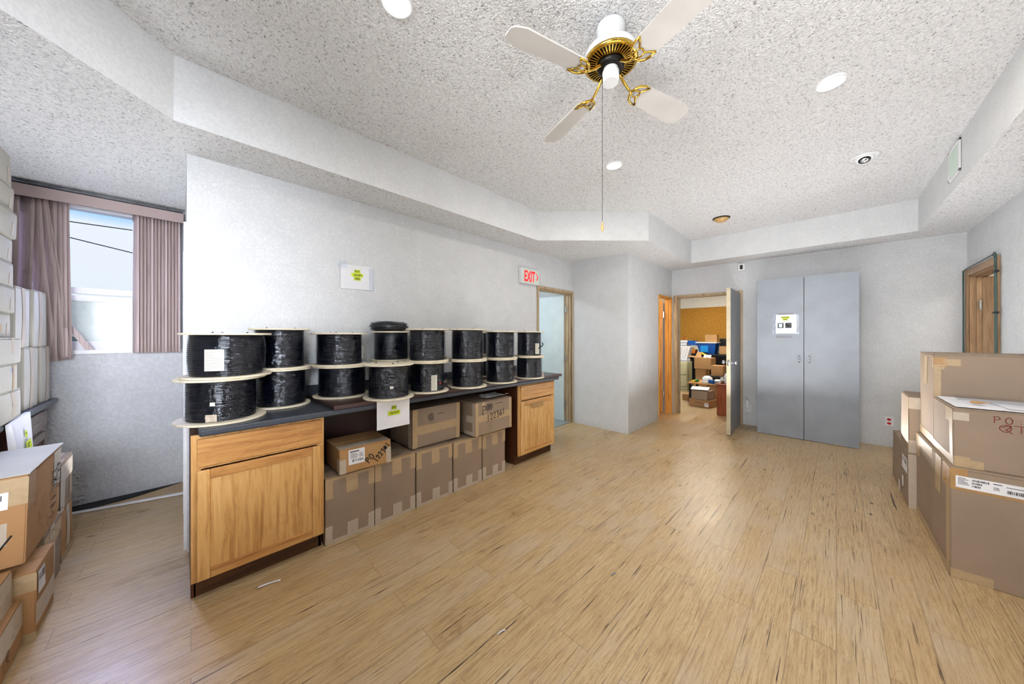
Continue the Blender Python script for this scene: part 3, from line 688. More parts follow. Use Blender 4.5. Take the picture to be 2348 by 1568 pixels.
# ------------------------------------------------------------------ base cabinets and worktop
def shaker(k, x0, x1, z0, z1, yf, r=.045):
    k.box(x0, x0 + r, yf, yf + .018, z0, z1, .003); k.box(x1 - r, x1, yf, yf + .018, z0, z1, .003)
    return k
def base_cab(label, x0, x1, oakv, oakh, drawer_z=(.735, .86)):
    t = thing('base_cabinet', label, 'cabinet', ((x0 + x1) / 2, 2.6, 0))
    k = MB()
    for a in (x0, x1 - .018): k.box(a, a + .018, 2.338, 2.372, .10, .858); k.box(a, a + .018, 2.372, 2.88, .0, .858)
    k.box(x0 + .018, x1 - .018, 2.86, 2.88, .1, .858); k.box(x0 + .018, x1 - .018, 2.338, 2.86, .10, .118); k.box(x0 + .018, x1 - .018, 2.338, 2.86, .84, .858)
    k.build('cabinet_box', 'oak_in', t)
    k = MB(); k.box(x0, x0 + .038, 2.32, 2.338, .10, .858, .001); k.box(x1 - .038, x1, 2.32, 2.338, .10, .858, .001); k.box(x0 + .038, x1 - .038, 2.32, 2.338, .815, .858); k.box(x0 + .038, x1 - .038, 2.32, 2.338, .10, .14); k.box(x0 + .038, x1 - .038, 2.32, 2.338, .68, .72)
    k.build('face_frame', oakv, t)
    MB().box(x0 + .012, x1 - .005, 2.372, 2.384, .001, .10).build('toe_kick', 'toe', t)
    MB().box(x0 + .022, x1 - .018, 2.300, 2.319, .692, .838, .005).build('drawer', oakh, t)
    a, b, z0, z1 = x0 + .022, x1 - .018, .108, .675; r = .05
    dr = MB().box(a + r - .005, b - r + .005, 2.309, 2.316, z0 + r - .005, z1 - r + .005).build('door', oakv, t)
    for q in (a, b - r): MB().box(q, q + r, 2.300, 2.319, z0, z1, .004).build('door_stile', oakv, dr)
    for q in (z0, z1 - r): MB().box(a + r, b - r, 2.300, 2.319, q, q + r, .004).build('door_rail', oakh, dr)
    return t
cabA = base_cab('large oak base cabinet with one drawer and a wide panelled door, nearest the camera', .032, .640, 'oak_v', 'oak_h')
cabB = base_cab('small pale oak base cabinet at the far end of the worktop', 2.472, 3.085, 'maple_v', 'maple_h')
k = MB(); M = frame((2.66, 2.2985, .585), (1, 0, 0), (0, 0, 1)); k.sheet(M, .2, .055, .0008, 4, 2); k.build('tape_strip', 'tape_d', cabB)
# back panel of the knee space
struct('trim_3', MB().box(.65, 2.47, 2.872, 2.896, 0, .858), 'brown_board')
k = MB().box(.060, 3.10, 2.255, 2.885, .859, .895, .008)
ct = thing('worktop', 'long charcoal speckled laminate worktop under the cable spools', 'worktop', (1.6, 2.6, .859)); k.build('slab', 'counter', ct)
MB().box(.060, 3.10, 2.876, 2.897, .8955, .985, .003).build('backsplash', 'counter', ct)
k = MB().box(.676, 3.14, 2.243, 2.80, .8965, .923, .002); tag(k.build('shelf_board', 'brown_board'), 'long dark brown laminate board lying on the worktop under the spools', 'board')
# hanging paper
k = MB(); M = frame((.945, 2.2385, .712), (1, 0, 0), (0, 0, 1))
hp = thing('hanging_paper', 'white paper sign with highlighted order number hanging from the worktop edge', 'sign', (1.06, 2.238, .712))
k.sheet(M, .245, .205, .0006, 12, 10, lambda u, v: .004 * noise.noise(Vector((u * 14, v * 12, 3))) + .004); k.build('paper_sheet', 'paper', hp)
M2 = M @ Matrix.Translation((.123, 0, .0095))
k = MB(); k.sheet(M2 @ Matrix.Translation((-.018, .130, 0)), .036, .028, .0003, 1, 1); k.sheet(M2 @ Matrix.Translation((-.045, .090, 0)), .09, .032, .0003, 1, 1); k.build('highlight', 'hilite', hp)
k = MB(); text_bm(k, M2 @ Matrix.Translation((0, .136, .001)), 'PO', .026, bold=.02); text_bm(k, M2 @ Matrix.Translation((0, .098, .001)), "126100'S", .026, bold=.02, sx=.78); k.build('lettering', 'ink', hp)

# ------------------------------------------------------------------ cable spools
def spool(label, x, y, z, r, h, lab=None, rb=None, film_=True, seed=0, bolts=True, end=None, bulge=0, tuft=False):
    rb = rb or r * .80; rr = random.Random(seed); ft = .011
    t = thing('cable_spool', label, 'cable spool', (x, y, z), 0, 'wooden spools of black cable on the worktop')
    for zz in (z + .0005, z + h - ft):
        k = MB().lathe([(.016, 0), (r - .0015, 0), (r, .0015), (r, ft - .0015), (r - .0015, ft), (.016, ft)], (x, y, zz), 72); o = k.build('flange', 'plywood', t); auto_smooth(o)
    n = max(10, int((h - 2 * ft) / .0112)); prof = []; H = h - 2 * ft
    for i in range(n):
        for s in range(6):
            q = s / 6; zz = ft + H * (i + q) / n; e = (zz - ft) / H
            prof.append((rb + bulge * math.sin(math.pi * e) - .0052 * (1 - math.sin(math.pi * q)) + rr.uniform(-.0006, .0006), zz))
    prof.append((rb - .004, h - ft))
    k = MB().lathe(prof, (x, y, z), 64, False)
    k.build('cable_winding', 'black_cable', t, True)
    if film_:
        pf = [(rb + .003, ft + .002)] + [(rb + .004 + bulge * math.sin(math.pi * q / 10), ft + H * q / 10) for q in range(1, 10)] + [(rb + .003, h - ft - .002)]
        k = MB().lathe(pf, (x, y, z), 64, False)
        for v in k.b.verts:
            d = Vector((v.co.x - x, v.co.y - y, 0)).normalized(); v.co += d * .004 * (1 + noise.noise(Vector((v.co.x * 25, v.co.y * 25, v.co.z * 14 + seed))))
        k.build('plastic_wrap', 'film', t, True)
    if bolts:
        a = rr.uniform(0, 360)
        for j in range(3):
            q = R(a + 120 * j); MB().lathe([(.005, 0), (.005, .006), (.001, .007)], (x + .09 * math.cos(q), y + .09 * math.sin(q), z + h), 6).build('bolt', 'black', t)
    if lab:
        ang, wl, hl, zl = lab; k = MB(); g = {}
        for i in range(7):
            for j in range(5):
                a = R(ang) + (i / 6 - .5) * wl / rb; ro = rb + bulge + .0095 + .001 * noise.noise(Vector((i, j, seed)))
                g[i, j] = k.b.verts.new((x + ro * math.cos(a), y + ro * math.sin(a), z + zl + hl * j / 4))
        for i in range(6):
            for j in range(4): k.b.faces.new((g[i, j], g[i + 1, j], g[i + 1, j + 1], g[i, j + 1]))
        o = k.build('paper_label', 'label_paper', t, True)
        k = MB()
        for li in range(12 if hl > .03 else 0):
            z_ = zl + hl * (.92 - li * .072); a0 = R(ang) - wl / rb * .42; L = rr.uniform(.4, .85) * wl / rb
            ro = rb + bulge + .0115; P = [(x + ro * math.cos(a0 + L * q / 4), y + ro * math.sin(a0 + L * q / 4)) for q in range(5)]
            for p, q in zip(P, P[1:]): k.b.faces.new([k.b.verts.new(v) for v in ((*p, z + z_), (*q, z + z_), (*q, z + z_ + .0016), (*p, z + z_ + .0016))])
        k.build('label_print', 'faint_ink', o) if hl > .03 else k.b.free()
    if end:
        a = R(end); pts = [(x + (rb + .012 + .02 * math.sin(q * .7)) * math.cos(a - .12 * q), y + (rb + .012 + .02 * math.sin(q * .7)) * math.sin(a - .12 * q), z + h * .55 - .012 * q) for q in range(6)]
        ce = MB().tube(pts, .005, 8).build('cable_end', 'black_cable', t, True)
        MB().tube([pts[-1], tuple(Vector(pts[-1]) + (Vector(pts[-1]) - Vector(pts[-2])).normalized() * .016)], .006, 8).build('end_cap', 'red', ce, True)
    if tuft:
        k = MB(); a = R(tuft); c0 = Vector((x + rb * math.cos(a), y + rb * math.sin(a), z + ft + .02))
        k.sheet(frame(c0 + Vector((.012 * math.cos(a), .012 * math.sin(a), -.015)), (-math.sin(a), math.cos(a), 0), (0, 0, 1)), .05, .04, .0005, 8, 6, lambda u, v: .008 * noise.noise(Vector((u * 60, v * 60, 0))))
        k.build('wrap_tuft', 'tape_w', t, True)
    return t
W0, B0 = .8955, .9235
spool('lower spool of the nearest stack, white flange overhanging the worktop corner', .164, 2.494, W0, .201, .242, (-108, .02, .02, .10), rb=.153, seed=1, tuft=-118, bolts=False)
spool('upper spool of the nearest stack, bulging wrapped cable and large paper label', .187, 2.495, W0 + .2425, .205, .248, (-112, .075, .115, .045), rb=.163, seed=2, bulge=.008)
spool('lower spool of the second stack, standing against the wall behind the nearest one', .478, 2.700, W0, .175, .254, rb=.145, seed=3, bolts=False)
spool('upper spool of the second stack, behind the nearest upper spool', .476, 2.699, W0 + .2545, .175, .270, rb=.140, seed=4)
spool('lower spool of the third stack, at the left corner of the dark brown board', .850, 2.626, B0, .193, .228, rb=.158, seed=5, bolts=False)
spool('upper spool of the third stack, narrow paper label on its right side', .835, 2.636, B0 + .2285, .190, .240, (-35, .035, .09, .05), rb=.152, seed=6)
spool('single front spool above the hanging paper sign', 1.058, 2.290, B0, .174, .247, (-108, .02, .018, .08), rb=.136, seed=7)
spool('lower spool of the back stack behind the front single spool', 1.268, 2.700, B0, .168, .237, rb=.135, seed=8, bolts=False)
spool('upper spool of the back stack, under the wrapped coil of cable', 1.268, 2.700, B0 + .2375, .168, .247, (-40, .035, .09, .02), rb=.137, seed=9, bolts=False)
spool('lower spool of the front stack with a tall paper label and red tipped cable end', 1.400, 2.330, B0, .169, .242, (-100, .045, .12, .02), rb=.132, seed=10, end=-38, bolts=False)
spool('upper spool of the front stack right of the wrapped coil', 1.400, 2.330, B0 + .2425, .170, .260, rb=.138, seed=11)
spool('lower spool of the back stack half hidden behind the labelled front stack', 1.640, 2.700, B0, .165, .242, rb=.132, seed=12, bolts=False)
spool('upper spool of the back stack half hidden behind the labelled front stack', 1.640, 2.700, B0 + .2425, .165, .248, rb=.132, seed=13)
spool('lower spool of the front stack third from the far end', 1.776, 2.290, B0, .173, .236, rb=.135, seed=14, bolts=False)
spool('upper spool of the front stack third from the far end', 1.776, 2.290, B0 + .2365, .172, .270, rb=.136, seed=15)
spool('lower spool of the front stack second from the far end', 2.174, 2.285, B0, .168, .230, rb=.134, seed=16, bolts=False)
spool('upper spool of the front stack second from the far end', 2.174, 2.285, B0 + .2305, .168, .262, rb=.134, seed=17)
spool('lower spool of the far back stack against the wall', 2.43, 2.700, B0, .160, .240, rb=.130, seed=18, bolts=False)
spool('upper spool of the far back stack against the wall', 2.43, 2.700, B0 + .2405, .160, .245, rb=.130, seed=19)
spool('lower spool of the last stack above the small cabinet, crinkled wrap', 2.618, 2.300, B0, .163, .228, rb=.135, seed=20, tuft=-70, bolts=False)
spool('upper spool of the last stack above the small cabinet, beige paper label', 2.618, 2.300, B0 + .2285, .160, .265, (-100, .05, .11, .03), rb=.128, seed=21, end=-60)
# wrapped coil
co = thing('cable_coil', 'black cable coil in crinkled clear plastic lying on top of a spool', 'cable coil', (1.268, 2.70, B0 + .485))
zc = B0 + .486 + .041
k = MB()
for j in range(7):
    a = 2 * math.pi * j / 7; rr_, dz = .120 + .028 * math.cos(a), .028 * math.sin(a)
    k.tube([(1.25 + rr_ * math.cos(q), 2.70 + rr_ * math.sin(q), zc + dz + .003 * math.sin(3 * q + j)) for q in [2 * math.pi * i / 40 for i in range(40)]], .011, 7, True)
k.build('cable_loops', 'black_cable', co, True)
k = MB(); k.tube([(1.25 + .120 * math.cos(q), 2.70 + .120 * math.sin(q), zc) for q in [2 * math.pi * i / 48 for i in range(48)]], .043, 16, True)
for v in k.b.verts: v.co += (v.co - Vector((1.25, 2.7, zc))).normalized() * .004 * noise.noise(v.co * 40)
for v in k.b.verts: v.co.z = max(v.co.z, B0 + .4855)
k.build('plastic_wrap', 'film', co, True)

# ------------------------------------------------------------------ wall paper, exit sign
ps = thing('paper_sign', 'white paper taped to the left wall with three highlighted lines', 'sign', (1.06, YL - .003, 1.77))
M = frame((.925, YL - .004, 1.768), (1, 0, 0), (0, 0, 1)) @ Matrix.Rotation(R(1), 4, 'Z')
MB().sheet(M, .262, .205, .0006, 8, 6, lambda u, v: .002 + .002 * noise.noise(Vector((u * 9, v * 9, 0)))).build('paper_sheet', 'paper_wall', ps)
MB().sheet(M @ Matrix.Translation((-.02, .17, .006)), .07, .06, .0004, 2, 2).build('clear_tape', 'film', ps); MB().sheet(M @ Matrix.Translation((.23, -.01, .006)), .05, .2, .0004, 2, 2).build('clear_tape', 'film', ps)
M2 = M @ Matrix.Translation((.132, 0, .007)); k = MB()
for yy, w_ in ((.138, .05), (.107, .098), (.076, .056)): k.sheet(M2 @ Matrix.Translation((-w_ / 2, yy, 0)), w_, .029, .0003, 1, 1)
k.build('highlight', 'hilite', ps)
k = MB()
for yy, s_ in ((.144, "PO'S"), (.113, "126100'S"), (.082, 'HERE')): text_bm(k, M2 @ Matrix.Translation((0, yy, .001)), s_, .025, bold=.025, sx=.8)
k.build('lettering', 'ink', ps)
ex = thing('exit_sign', 'white exit sign with red letters and arrow above the left doorway', 'sign', (3.27, YL - .03, 2.06))
MB().box(3.09, 3.45, YL - .055, YL - .001, 2.065, 2.268, .008).build('housing', 'white_trim', ex)
MB().box(3.10, 3.44, YL - .059, YL - .054, 2.075, 2.258, .003).build('face_plate', 'exit_face', ex)
k = MB(); M = frame((3.245, YL - .0605, 2.097), (1, 0, 0), (0, 0, 1)); text_bm(k, M, 'EXIT', .195, bold=.03, sx=.54)
k.stroke(M, [(.140, .112), (.168, .07), (.140, .028)], .016); k.build('lettering', 'exit_red', ex)

# ------------------------------------------------------------------ ceiling fan
FX, FY = 1.46, .755
fan = thing('ceiling_fan', 'white four blade ceiling fan with brass vented motor and pull chain', 'ceiling fan', (FX, FY, C))
c0 = (FX, FY, 0)
o = MB().lathe([(.066, C - .001), (.069, C - .014), (.067, C - .034), (.059, C - .058), (.049, C - .078), (.044, C - .084), (.030, C - .084), (.030, C - .07)], c0, 48).build('canopy', 'white_gloss', fan, True)
MB().lathe([(.016, C - .07), (.016, 2.755)], c0, 20).build('downrod', 'black', fan, True)
o = MB().lathe([(.02, 2.764), (.075, 2.763), (.105, 2.757), (.121, 2.744), (.126, 2.73), (.126, 2.706), (.06, 2.706)], c0, 64).build('motor_housing', 'white_gloss', fan); auto_smooth(o, 50)
o = MB().lathe([(.060, 2.708), (.127, 2.708), (.127, 2.699), (.118, 2.693), (.112, 2.693)], c0, 64, False).build('brass_rim', 'brass', fan, True)
MB().lathe([(.055, 2.702), (.117, 2.7015)], c0, 48, False).build('vent_backing', 'black', fan)
k = MB()
for i in range(44):
    a = 2 * math.pi * i / 44; d = Vector((math.cos(a), math.sin(a), 0)); n_ = Vector((-d.y, d.x, 0)) * .0028
    p0, p1 = Vector(c0) + d * .071, Vector(c0) + d * .115
    k.hull([p0 - n_ + Vector((0, 0, 2.699)), p1 - n_ + Vector((0, 0, 2.699)), p1 + n_ + Vector((0, 0, 2.699)), p0 + n_ + Vector((0, 0, 2.699))], [p0 - n_ + Vector((0, 0, 2.690)), p1 - n_ + Vector((0, 0, 2.694)), p1 + n_ + Vector((0, 0, 2.694)), p0 + n_ + Vector((0, 0, 2.690))])
k.lathe([(.066, 2.696), (.066, 2.689), (.073, 2.689), (.073, 2.696)], c0, 48, False)
k.build('vent_grille', 'brass', fan)
MB().lathe([(.064, 2.70), (.064, 2.672), (.045, 2.668), (.02, 2.668)], c0, 40).build('flywheel', 'dark_metal', fan, True)
o = MB().lathe([(.034, 2.672), (.036, 2.655), (.040, 2.652), (.040, 2.606), (.037, 2.601), (.001, 2.601)], c0, 40).build('switch_housing', 'white_gloss', fan); auto_smooth(o, 40)
for i, ad in enumerate((161, 70, -17, 251)):
    a = R(ad); M = Matrix.Translation((FX, FY, 2.617)) @ Matrix.Rotation(a, 4, 'Z') @ Matrix.Rotation(R(-13), 4, 'X')
    pts = [(.172, -.040), (.185, -.052), (.50, -.064), (.545, -.045), (.556, -.028), (.556, .028), (.545, .045), (.50, .064), (.185, .052), (.172, .040)]
    k = MB().hull([(x, y, .003) for x, y in pts], [(x, y, -.003) for x, y in pts]).warp(lambda p: M @ p)
    bl = k.build('blade', 'blade', fan)
    M3 = Matrix.Translation((FX, FY, 2.617)) @ Matrix.Rotation(a, 4, 'Z')
    k = MB(); tp = lambda pl: [M @ Vector(p) for p in pl]
    k.tube([M3 @ Vector(p) for p in ((.052, 0, .066), (.070, 0, .040), (.095, 0, .018), (.125, 0, -.002), (.145, 0, -.008))], [.006, .007, .007, .006, .006], 8)
    k.tube([M3 @ Vector(p) for p in ((.052, -.012, .062), (.052, .012, .062))], .006, 8)
    for s in (-1, 1):
        k.tube(tp([(.142, 0, -.008), (.150, s * .022, -.008), (.166, s * .040, -.007), (.19, s * .050, -.006), (.222, s * .051, -.006)]), [.006, .006, .006, .0055, .004], 8)
        k.tube(tp([(.222, s * .051, -.006), (.205, s * .030, -.007), (.190, s * .016, -.007), (.196, 0, -.007)]), .0042, 8)
        k.tube(tp([(.150, s * .008, -.008), (.172, s * .018, -.008), (.190, s * .016, -.007)]), .0035, 6)
    k.build('blade_arm', 'brass', bl, True)
# pull chain
chx, chy = FX - .030, FY + .028
ch = MB()
zz = 2.615
ch.tube([(FX - .022, FY + .022, 2.635), (chx, chy, 2.63), (chx, chy, 2.60)], .0016, 6)
while zz > 1.93: ch.lathe([(.0003, -.0022), (.0022, 0), (.0003, .0022)], (chx, chy, zz), 6); zz -= .0062
ch.tube([(chx, chy, 2.6), (chx, chy, 1.925)], .0007, 4)
chain = ch.build('pull_chain', 'dark_metal', fan, True)
MB().lathe([(.0015, 0), (.004, -.006), (.0065, -.022), (.0072, -.034), (.005, -.044), (.001, -.047)], (chx, chy, 1.925), 16).build('chain_pull', 'knob_wood', chain, True)

# ------------------------------------------------------------------ recessed lights, vent, wall bits
def led(label, x, y, r=.072, tilt=0, drop=.0):
    t = thing('recessed_light', label, 'ceiling light', (x, y, C)); 
    MB().lathe([(r * .86, -.001), (r * .86, -.012 - drop), (r * .96, -.010 - drop), (r, -.004), (r, -.0005)], (x, y, C), 40, False).build('trim_ring', 'white_gloss', t, True)
    MB().lathe([(r * .85, -.004 - drop), (.001, -.005 - drop)], (x, y, C), 40, False).build('diffuser', 'led', t, True)
    return t
led('bright recessed light cut by the top edge of the view, left of the fan', .679, 1.391)
led('bright recessed light right of the fan over the middle of the room', 2.693, -.015, .072)
led('small bright recessed light beyond the fan, above its pull chain', 2.663, 1.345)
led('recessed light behind the camera over the right hand boxes', .68, -.2)
ey = thing('eyeball_light', 'unlit white eyeball ceiling light near the vent', 'ceiling light', (4.021, -.223, C))
MB().lathe([(.062, -.0005), (.094, -.001), (.094, -.006), (.062, -.012), (.058, -.004)], (4.021, -.223, C), 44, False).build('trim_ring', 'white_gloss', ey, True)
M = Matrix.Translation((4.021, -.223, C + .012)) @ Matrix.Rotation(R(24), 4, 'Y') 
MB().lathe([(.062, 0), (.060, -.022), (.050, -.044), (.040, -.052), (.038, -.050)], (0, 0, 0), 36, False).warp(lambda p: M @ p).build('eyeball', 'white_gloss', ey, True)
MB().lathe([(.040, -.049), (.001, -.035)], (0, 0, 0), 30, False).warp(lambda p: M @ p).build('reflector', 'black', ey, True)
MB().lathe([(.026, -.052), (.024, -.047), (.014, -.046), (.001, -.05)], (0, 0, 0), 30, False).warp(lambda p: M @ p).build('bulb', 'chrome', ey, True)
br_ = thing('smoke_detector', 'small brass coloured round ceiling fixture near the back doorway', 'ceiling fixture', (4.826, .971, C))
MB().lathe([(.096, -.001), (.096, -.008), (.07, -.012)], (4.826, .971, C), 36).build('base_plate', 'dark_metal', br_, True)
MB().lathe([(.085, -.010), (.078, -.024), (.055, -.030), (.052, -.044), (.030, -.050), (.001, -.052)], (4.826, .971, C), 36).build('cover', 'knob_wood', br_, True)
vt = thing('air_vent', 'white air vent grille on the right soffit face', 'vent', (4.21, -.715, 2.61)); k = MB()
for a in ((4.06, 4.365, 2.608, 2.628), (4.06, 4.365, 2.835, 2.855), (4.06, 4.082, 2.608, 2.855), (4.343, 4.365, 2.608, 2.855)): k.box(a[0], a[1], -.713, -.703, a[2], a[3], .002)
k.build('frame', 'white_trim', vt); k = MB()
for i in range(12):
    x = 4.092 + i * .0225; k.hull([(x, -.712, 2.83), (x + .004, -.712, 2.83), (x + .016, -.704, 2.83), (x + .012, -.704, 2.83)], [(x, -.712, 2.63), (x + .004, -.712, 2.63), (x + .016, -.704, 2.63), (x + .012, -.704, 2.63)])
k.build('louvre', 'exit_face', vt)
cm = thing('security_sensor', 'small white motion sensor high on the back wall', 'sensor', (XB - .03, .953, 2.43))
o = MB().box(XB - .05, XB - .001, .905, 1.0, 2.38, 2.49, .014).build('housing', 'white_gloss', cm); MB().box(XB - .056, XB - .049, .935, .972, 2.40, 2.465, .006).build('lens', 'black', cm)
MB().tube([(XB - .003, .955, 2.38), (XB - .003, .955, 2.10)], .0018, 5).build('wire', 'white_trim', cm)
ou = thing('outlet', 'white wall outlet with red sockets on the back wall', 'outlet', (XB, -.544, .315))
MB().box(XB - .008, XB - .0005, -.584, -.504, .258, .374, .003).build('cover_plate', 'white_gloss', ou)
for z in (.292, .340): MB().lathe([(.017, 0), (.017, .004)], (0, 0, 0), 24).warp(lambda p: Vector((XB - .008 - p.z, -.544 + p.x * 1.05, z + p.y * .82))).build('socket', 'red', ou)
ad_ = thing('power_adapter', 'white plug adapter with cord low on the wall behind the open door', 'adapter', (XB, .88, .25))
MB().box(XB - .008, XB - .0005, .835, .915, .20, .32, .003).build('cover_plate', 'white_gloss', ad_); MB().box(XB - .05, XB - .008, .855, .898, .26, .385, .006).build('plug', 'white_gloss', ad_)
MB().tube([(XB - .03, .875, .385), (XB - .03, .875, .41), (XB - .02, .91, .425), (XB - .01, .95, .42)], .003, 6).build('cord', 'grey_tape', ad_)

# ------------------------------------------------------------------ grey storage cabinet
gx = 5.722; ys = (.716, .2235, .2205, -.277)
gc = thing('storage_cabinet', 'tall grey two door storage cabinet against the back wall', 'cabinet', (5.9, .22, 0))
MB().box(gx + .02, XB - .004, -.265, .704, .03, 2.13, .002).build('cabinet_body', 'grey_door', gc)
for nm, (a, b), zb, hy in (('door', (ys[1] + .001, ys[0]), .0, .268), ('door', (ys[3], ys[2] - .003), .0, .168)):
    dr = MB().box(gx, gx + .02, a, b, .004, 2.157, .0015).build('door', 'grey_door', gc)
    k = MB().tube([(gx - .001, hy, 1.02), (gx - .018, hy, 1.025), (gx - .024, hy, 1.045), (gx - .024, hy, 1.085), (gx - .018, hy, 1.105), (gx - .001, hy, 1.11)], .0065, 10); k.build('handle', 'chrome', dr, True)
MB().box(gx + .004, gx + .02, .2205, .2245, .01, 2.15).build('gap_strip', 'black', gc)
k = MB(); 
for yy, zz, w_ in ((-.05, .016, .05), (-.12, .012, .03), (.70, .02, .02)): k.hull([(gx - .0008, yy, .006), (gx - .0008, yy - w_, .006), (gx - .0008, yy - w_ * .7, zz), (gx - .0008, yy - w_ * .3, zz * .8)], [(gx, yy, .006), (gx, yy - w_, .006), (gx, yy - w_ * .7, zz), (gx, yy - w_ * .3, zz * .8)])
k.build('chipped_edge', 'cream_edge', gc)
sg = thing('paper_sign', 'paper sign with two small pictures taped on the grey cabinet door', 'sign', (gx, .40, 1.37))
M = frame((gx - .0012, .508, 1.402), (0, -1, 0), (0, 0, 1))
MB().sheet(M, .215, .255, .0005, 5, 5, lambda u, v: .001 + .001 * noise.noise(Vector((u * 20, v * 20, 0)))).build('paper_sheet', 'paper', sg)
MB().sheet(M @ Matrix.Translation((-.045, -.01, .0005)), .07, .29, .0004, 4, 8, lambda u, v: .002 * noise.noise(Vector((u * 60, v * 40, 5)))).build('clear_tape', 'film', sg); k = MB(); k.sheet(M @ Matrix.Translation((.19, -.01, .0005)), .05, .27, .0004, 3, 8, lambda u, v: .002 * noise.noise(Vector((u * 60, v * 40, 2)))); k.build('clear_tape', 'film', sg)
MB().sheet(M @ Matrix.Translation((.0, -.062, .0004)), .17, .035, .0004, 1, 1).build('tape_strip', 'grey_tape', sg); MB().sheet(M @ Matrix.Translation((.03, .258, .0004)), .15, .02, .0004, 1, 1).build('tape_strip', 'grey_tape', sg)
M2 = M @ Matrix.Translation((.1, 0, .0045)); k = MB(); k.sheet(M2 @ Matrix.Translation((-.045, .205, 0)), .09, .024, .0003, 1, 1); k.sheet(M2 @ Matrix.Translation((-.027, .178, 0)), .054, .024, .0003, 1, 1); k.build('highlight', 'hilite', sg)
k = MB(); text_bm(k, M2 @ Matrix.Translation((0, .210, .001)), 'SUPPLIES', .021, bold=.03, sx=.88); text_bm(k, M2 @ Matrix.Translation((0, .183, .001)), 'AREA', .021, bold=.03, sx=.9); k.build('lettering', 'ink', sg)
k = MB(); k.sheet(M2 @ Matrix.Translation((-.08, .075, 0)), .062, .068, .0003, 1, 1); k.sheet(M2 @ Matrix.Translation((.0, .075, 0)), .064, .068, .0003, 1, 1); k.build('printed_picture', 'black', sg)
k = MB(); k.hull([M2 @ Vector(p) for p in ((-.066, .083, .001), (-.034, .083, .001), (-.030, .135, .001), (-.070, .135, .001))], [M2 @ Vector(p) for p in ((-.066, .083, .0004), (-.034, .083, .0004), (-.030, .135, .0004), (-.070, .135, .0004))])
k.stroke(M2 @ Matrix.Translation((0, 0, .0012)), [(.030 + .012 * math.cos(R(a)), .108 + .012 * math.sin(R(a))) for a in range(0, 361, 30)], .011); k.build('picture_detail', 'blue_white', sg)

# ------------------------------------------------------------------ right hand boxes
def bigstrip_deco(t, bx, W):
    M = face(bx, 'l') @ Matrix.Translation((0, 0, .0035)); hgt = bx[5] - bx[4]
    k = MB().sheet(M @ Matrix.Translation((.018, hgt - .105, 0)), .36, .065, .0005, 6, 2).warp(W); k.build('shipping_label', 'paper', t)
    k = MB(); M2 = M @ Matrix.Translation((0, 0, .0015)); microtext(k, M2, .026, hgt - .05, .035, 6, .0045, 3)
    for i, w_ in enumerate((.055, .032, .026)): barcode(k, M2, .072, hgt - .058 - i * .016, w_, .009, i)
    k.stroke(M2, [(.14, hgt - .052), (.165, hgt - .052)], .004); microtext(k, M2, .14, hgt - .07, .025, 3, .004, 8); barcode(k, M2, .182, hgt - .09, .14, .016, 7); microtext(k, M2, .18, hgt - .058, .12, 1, .005, 2)
    k.warp(W).build('label_print', 'ink', t)
R1 = (3.067, 3.515, -1.09, -.502, .001, .622)
carton('large kraft carton with a long barcode label, at the bottom of the right front stack', R1, 'card', [
    ('l', 0, .0, .14, .05, 'tape'), ('l', -.001, .56, .06, .06, 'tape_d'), ('l', .0, .50, .34, .062, 'tape_d'), ('b', .0, .0, .448, .05, 'tape'), ('b', .30, .50, .148, .12, 'tape_d'), ('b', .12, .40, .14, .22, 'tape'), ('b', .38, .05, .066, .56, 'tape')], None, seam='y', deco=bigstrip_deco, seed=3)
R2 = (3.523, 4.04, -1.09, -.503, .001, .618)
carton('large kraft carton on the floor behind the barcode labelled one', R2, 'card', [('b', 0, 0, .517, .05, 'tape'), ('b', .02, .45, .12, .16, 'tape'), ('b', 0, .54, .517, .07, 'tape')], None, seed=4)
def r4(t, bx, W):
    decal(t, bx, W, 'l', 'red_ink', 'handwriting', lambda k, M: (hand(k, M, 'PO:12', .132, .272, .034, .0035, .0, .82, 1.28), hand(k, M, 'QTY', .149, .228, .038, .0035, .02, 1.1, 1.1)))
R4 = (3.105, 3.60, -1.085, -.520, .6235, .958)
carton('kraft carton with red marker writing and papers on top, upper right front', R4, 'card', [
    ('l', 0, .0, .10, .045, 'tape'), ('l', .0, .045, .055, .014, 'tape'), ('b', .0, .0, .495, .05, 'tape'), ('b', .43, .05, .06, .25, 'tape'), ('l', 0, .265, .055, .045, 'tape_w'), ('b', .35, .245, .145, .08, 'tape')], None, seam='y', deco=r4, seed=5)
R3 = (3.607, 4.038, -1.085, -.521, .6235, 1.247)
carton('tall kraft carton standing at the back of the right stack, highest box', R3, 'card', [
    ('l', 0, .535, .055, .065, 'tape_d'), ('l', .045, .545, .065, .045, 'tape'), ('l', -.001, .52, .045, .03, 'tape'), ('b', .39, .53, .04, .07, 'tape'), ('b', 0, 0, .43, .06, 'tape'), ('b', .16, .40, .10, .2, 'tape'), ('l', 0, 0, .03, .53, 'tape')], None, seam='y', seed=6)
R5 = (4.052, 4.42, -1.0, -.463, .4415, .888)
carton('medium carton with peeling tape, on top of the far low box on the right', R5, 'card', [
    ('l', 0, .35, .16, .09, 'tape_w'), ('l', .0, 0, .26, .10, 'tape_w'), ('b', .34, 0, .03, .44, 'tape')], None, seam='y', seed=8)
def r6(t, bx, W):
    lbl(t, bx, W, 'b', .62, .26, .24, .11, 3, True, 5); lbl(t, bx, W, 'b', .62, .10, .07, .09, 0, False, 5); lbl(t, bx, W, 'b', .42, .0, .07, .09, 0, False, 5)
    MB().sheet(face(bx, 'l') @ Matrix.Translation((.03, .37, .003)), .03, .022, .0006, 1, 1).build('price_sticker', 'yellow', t)
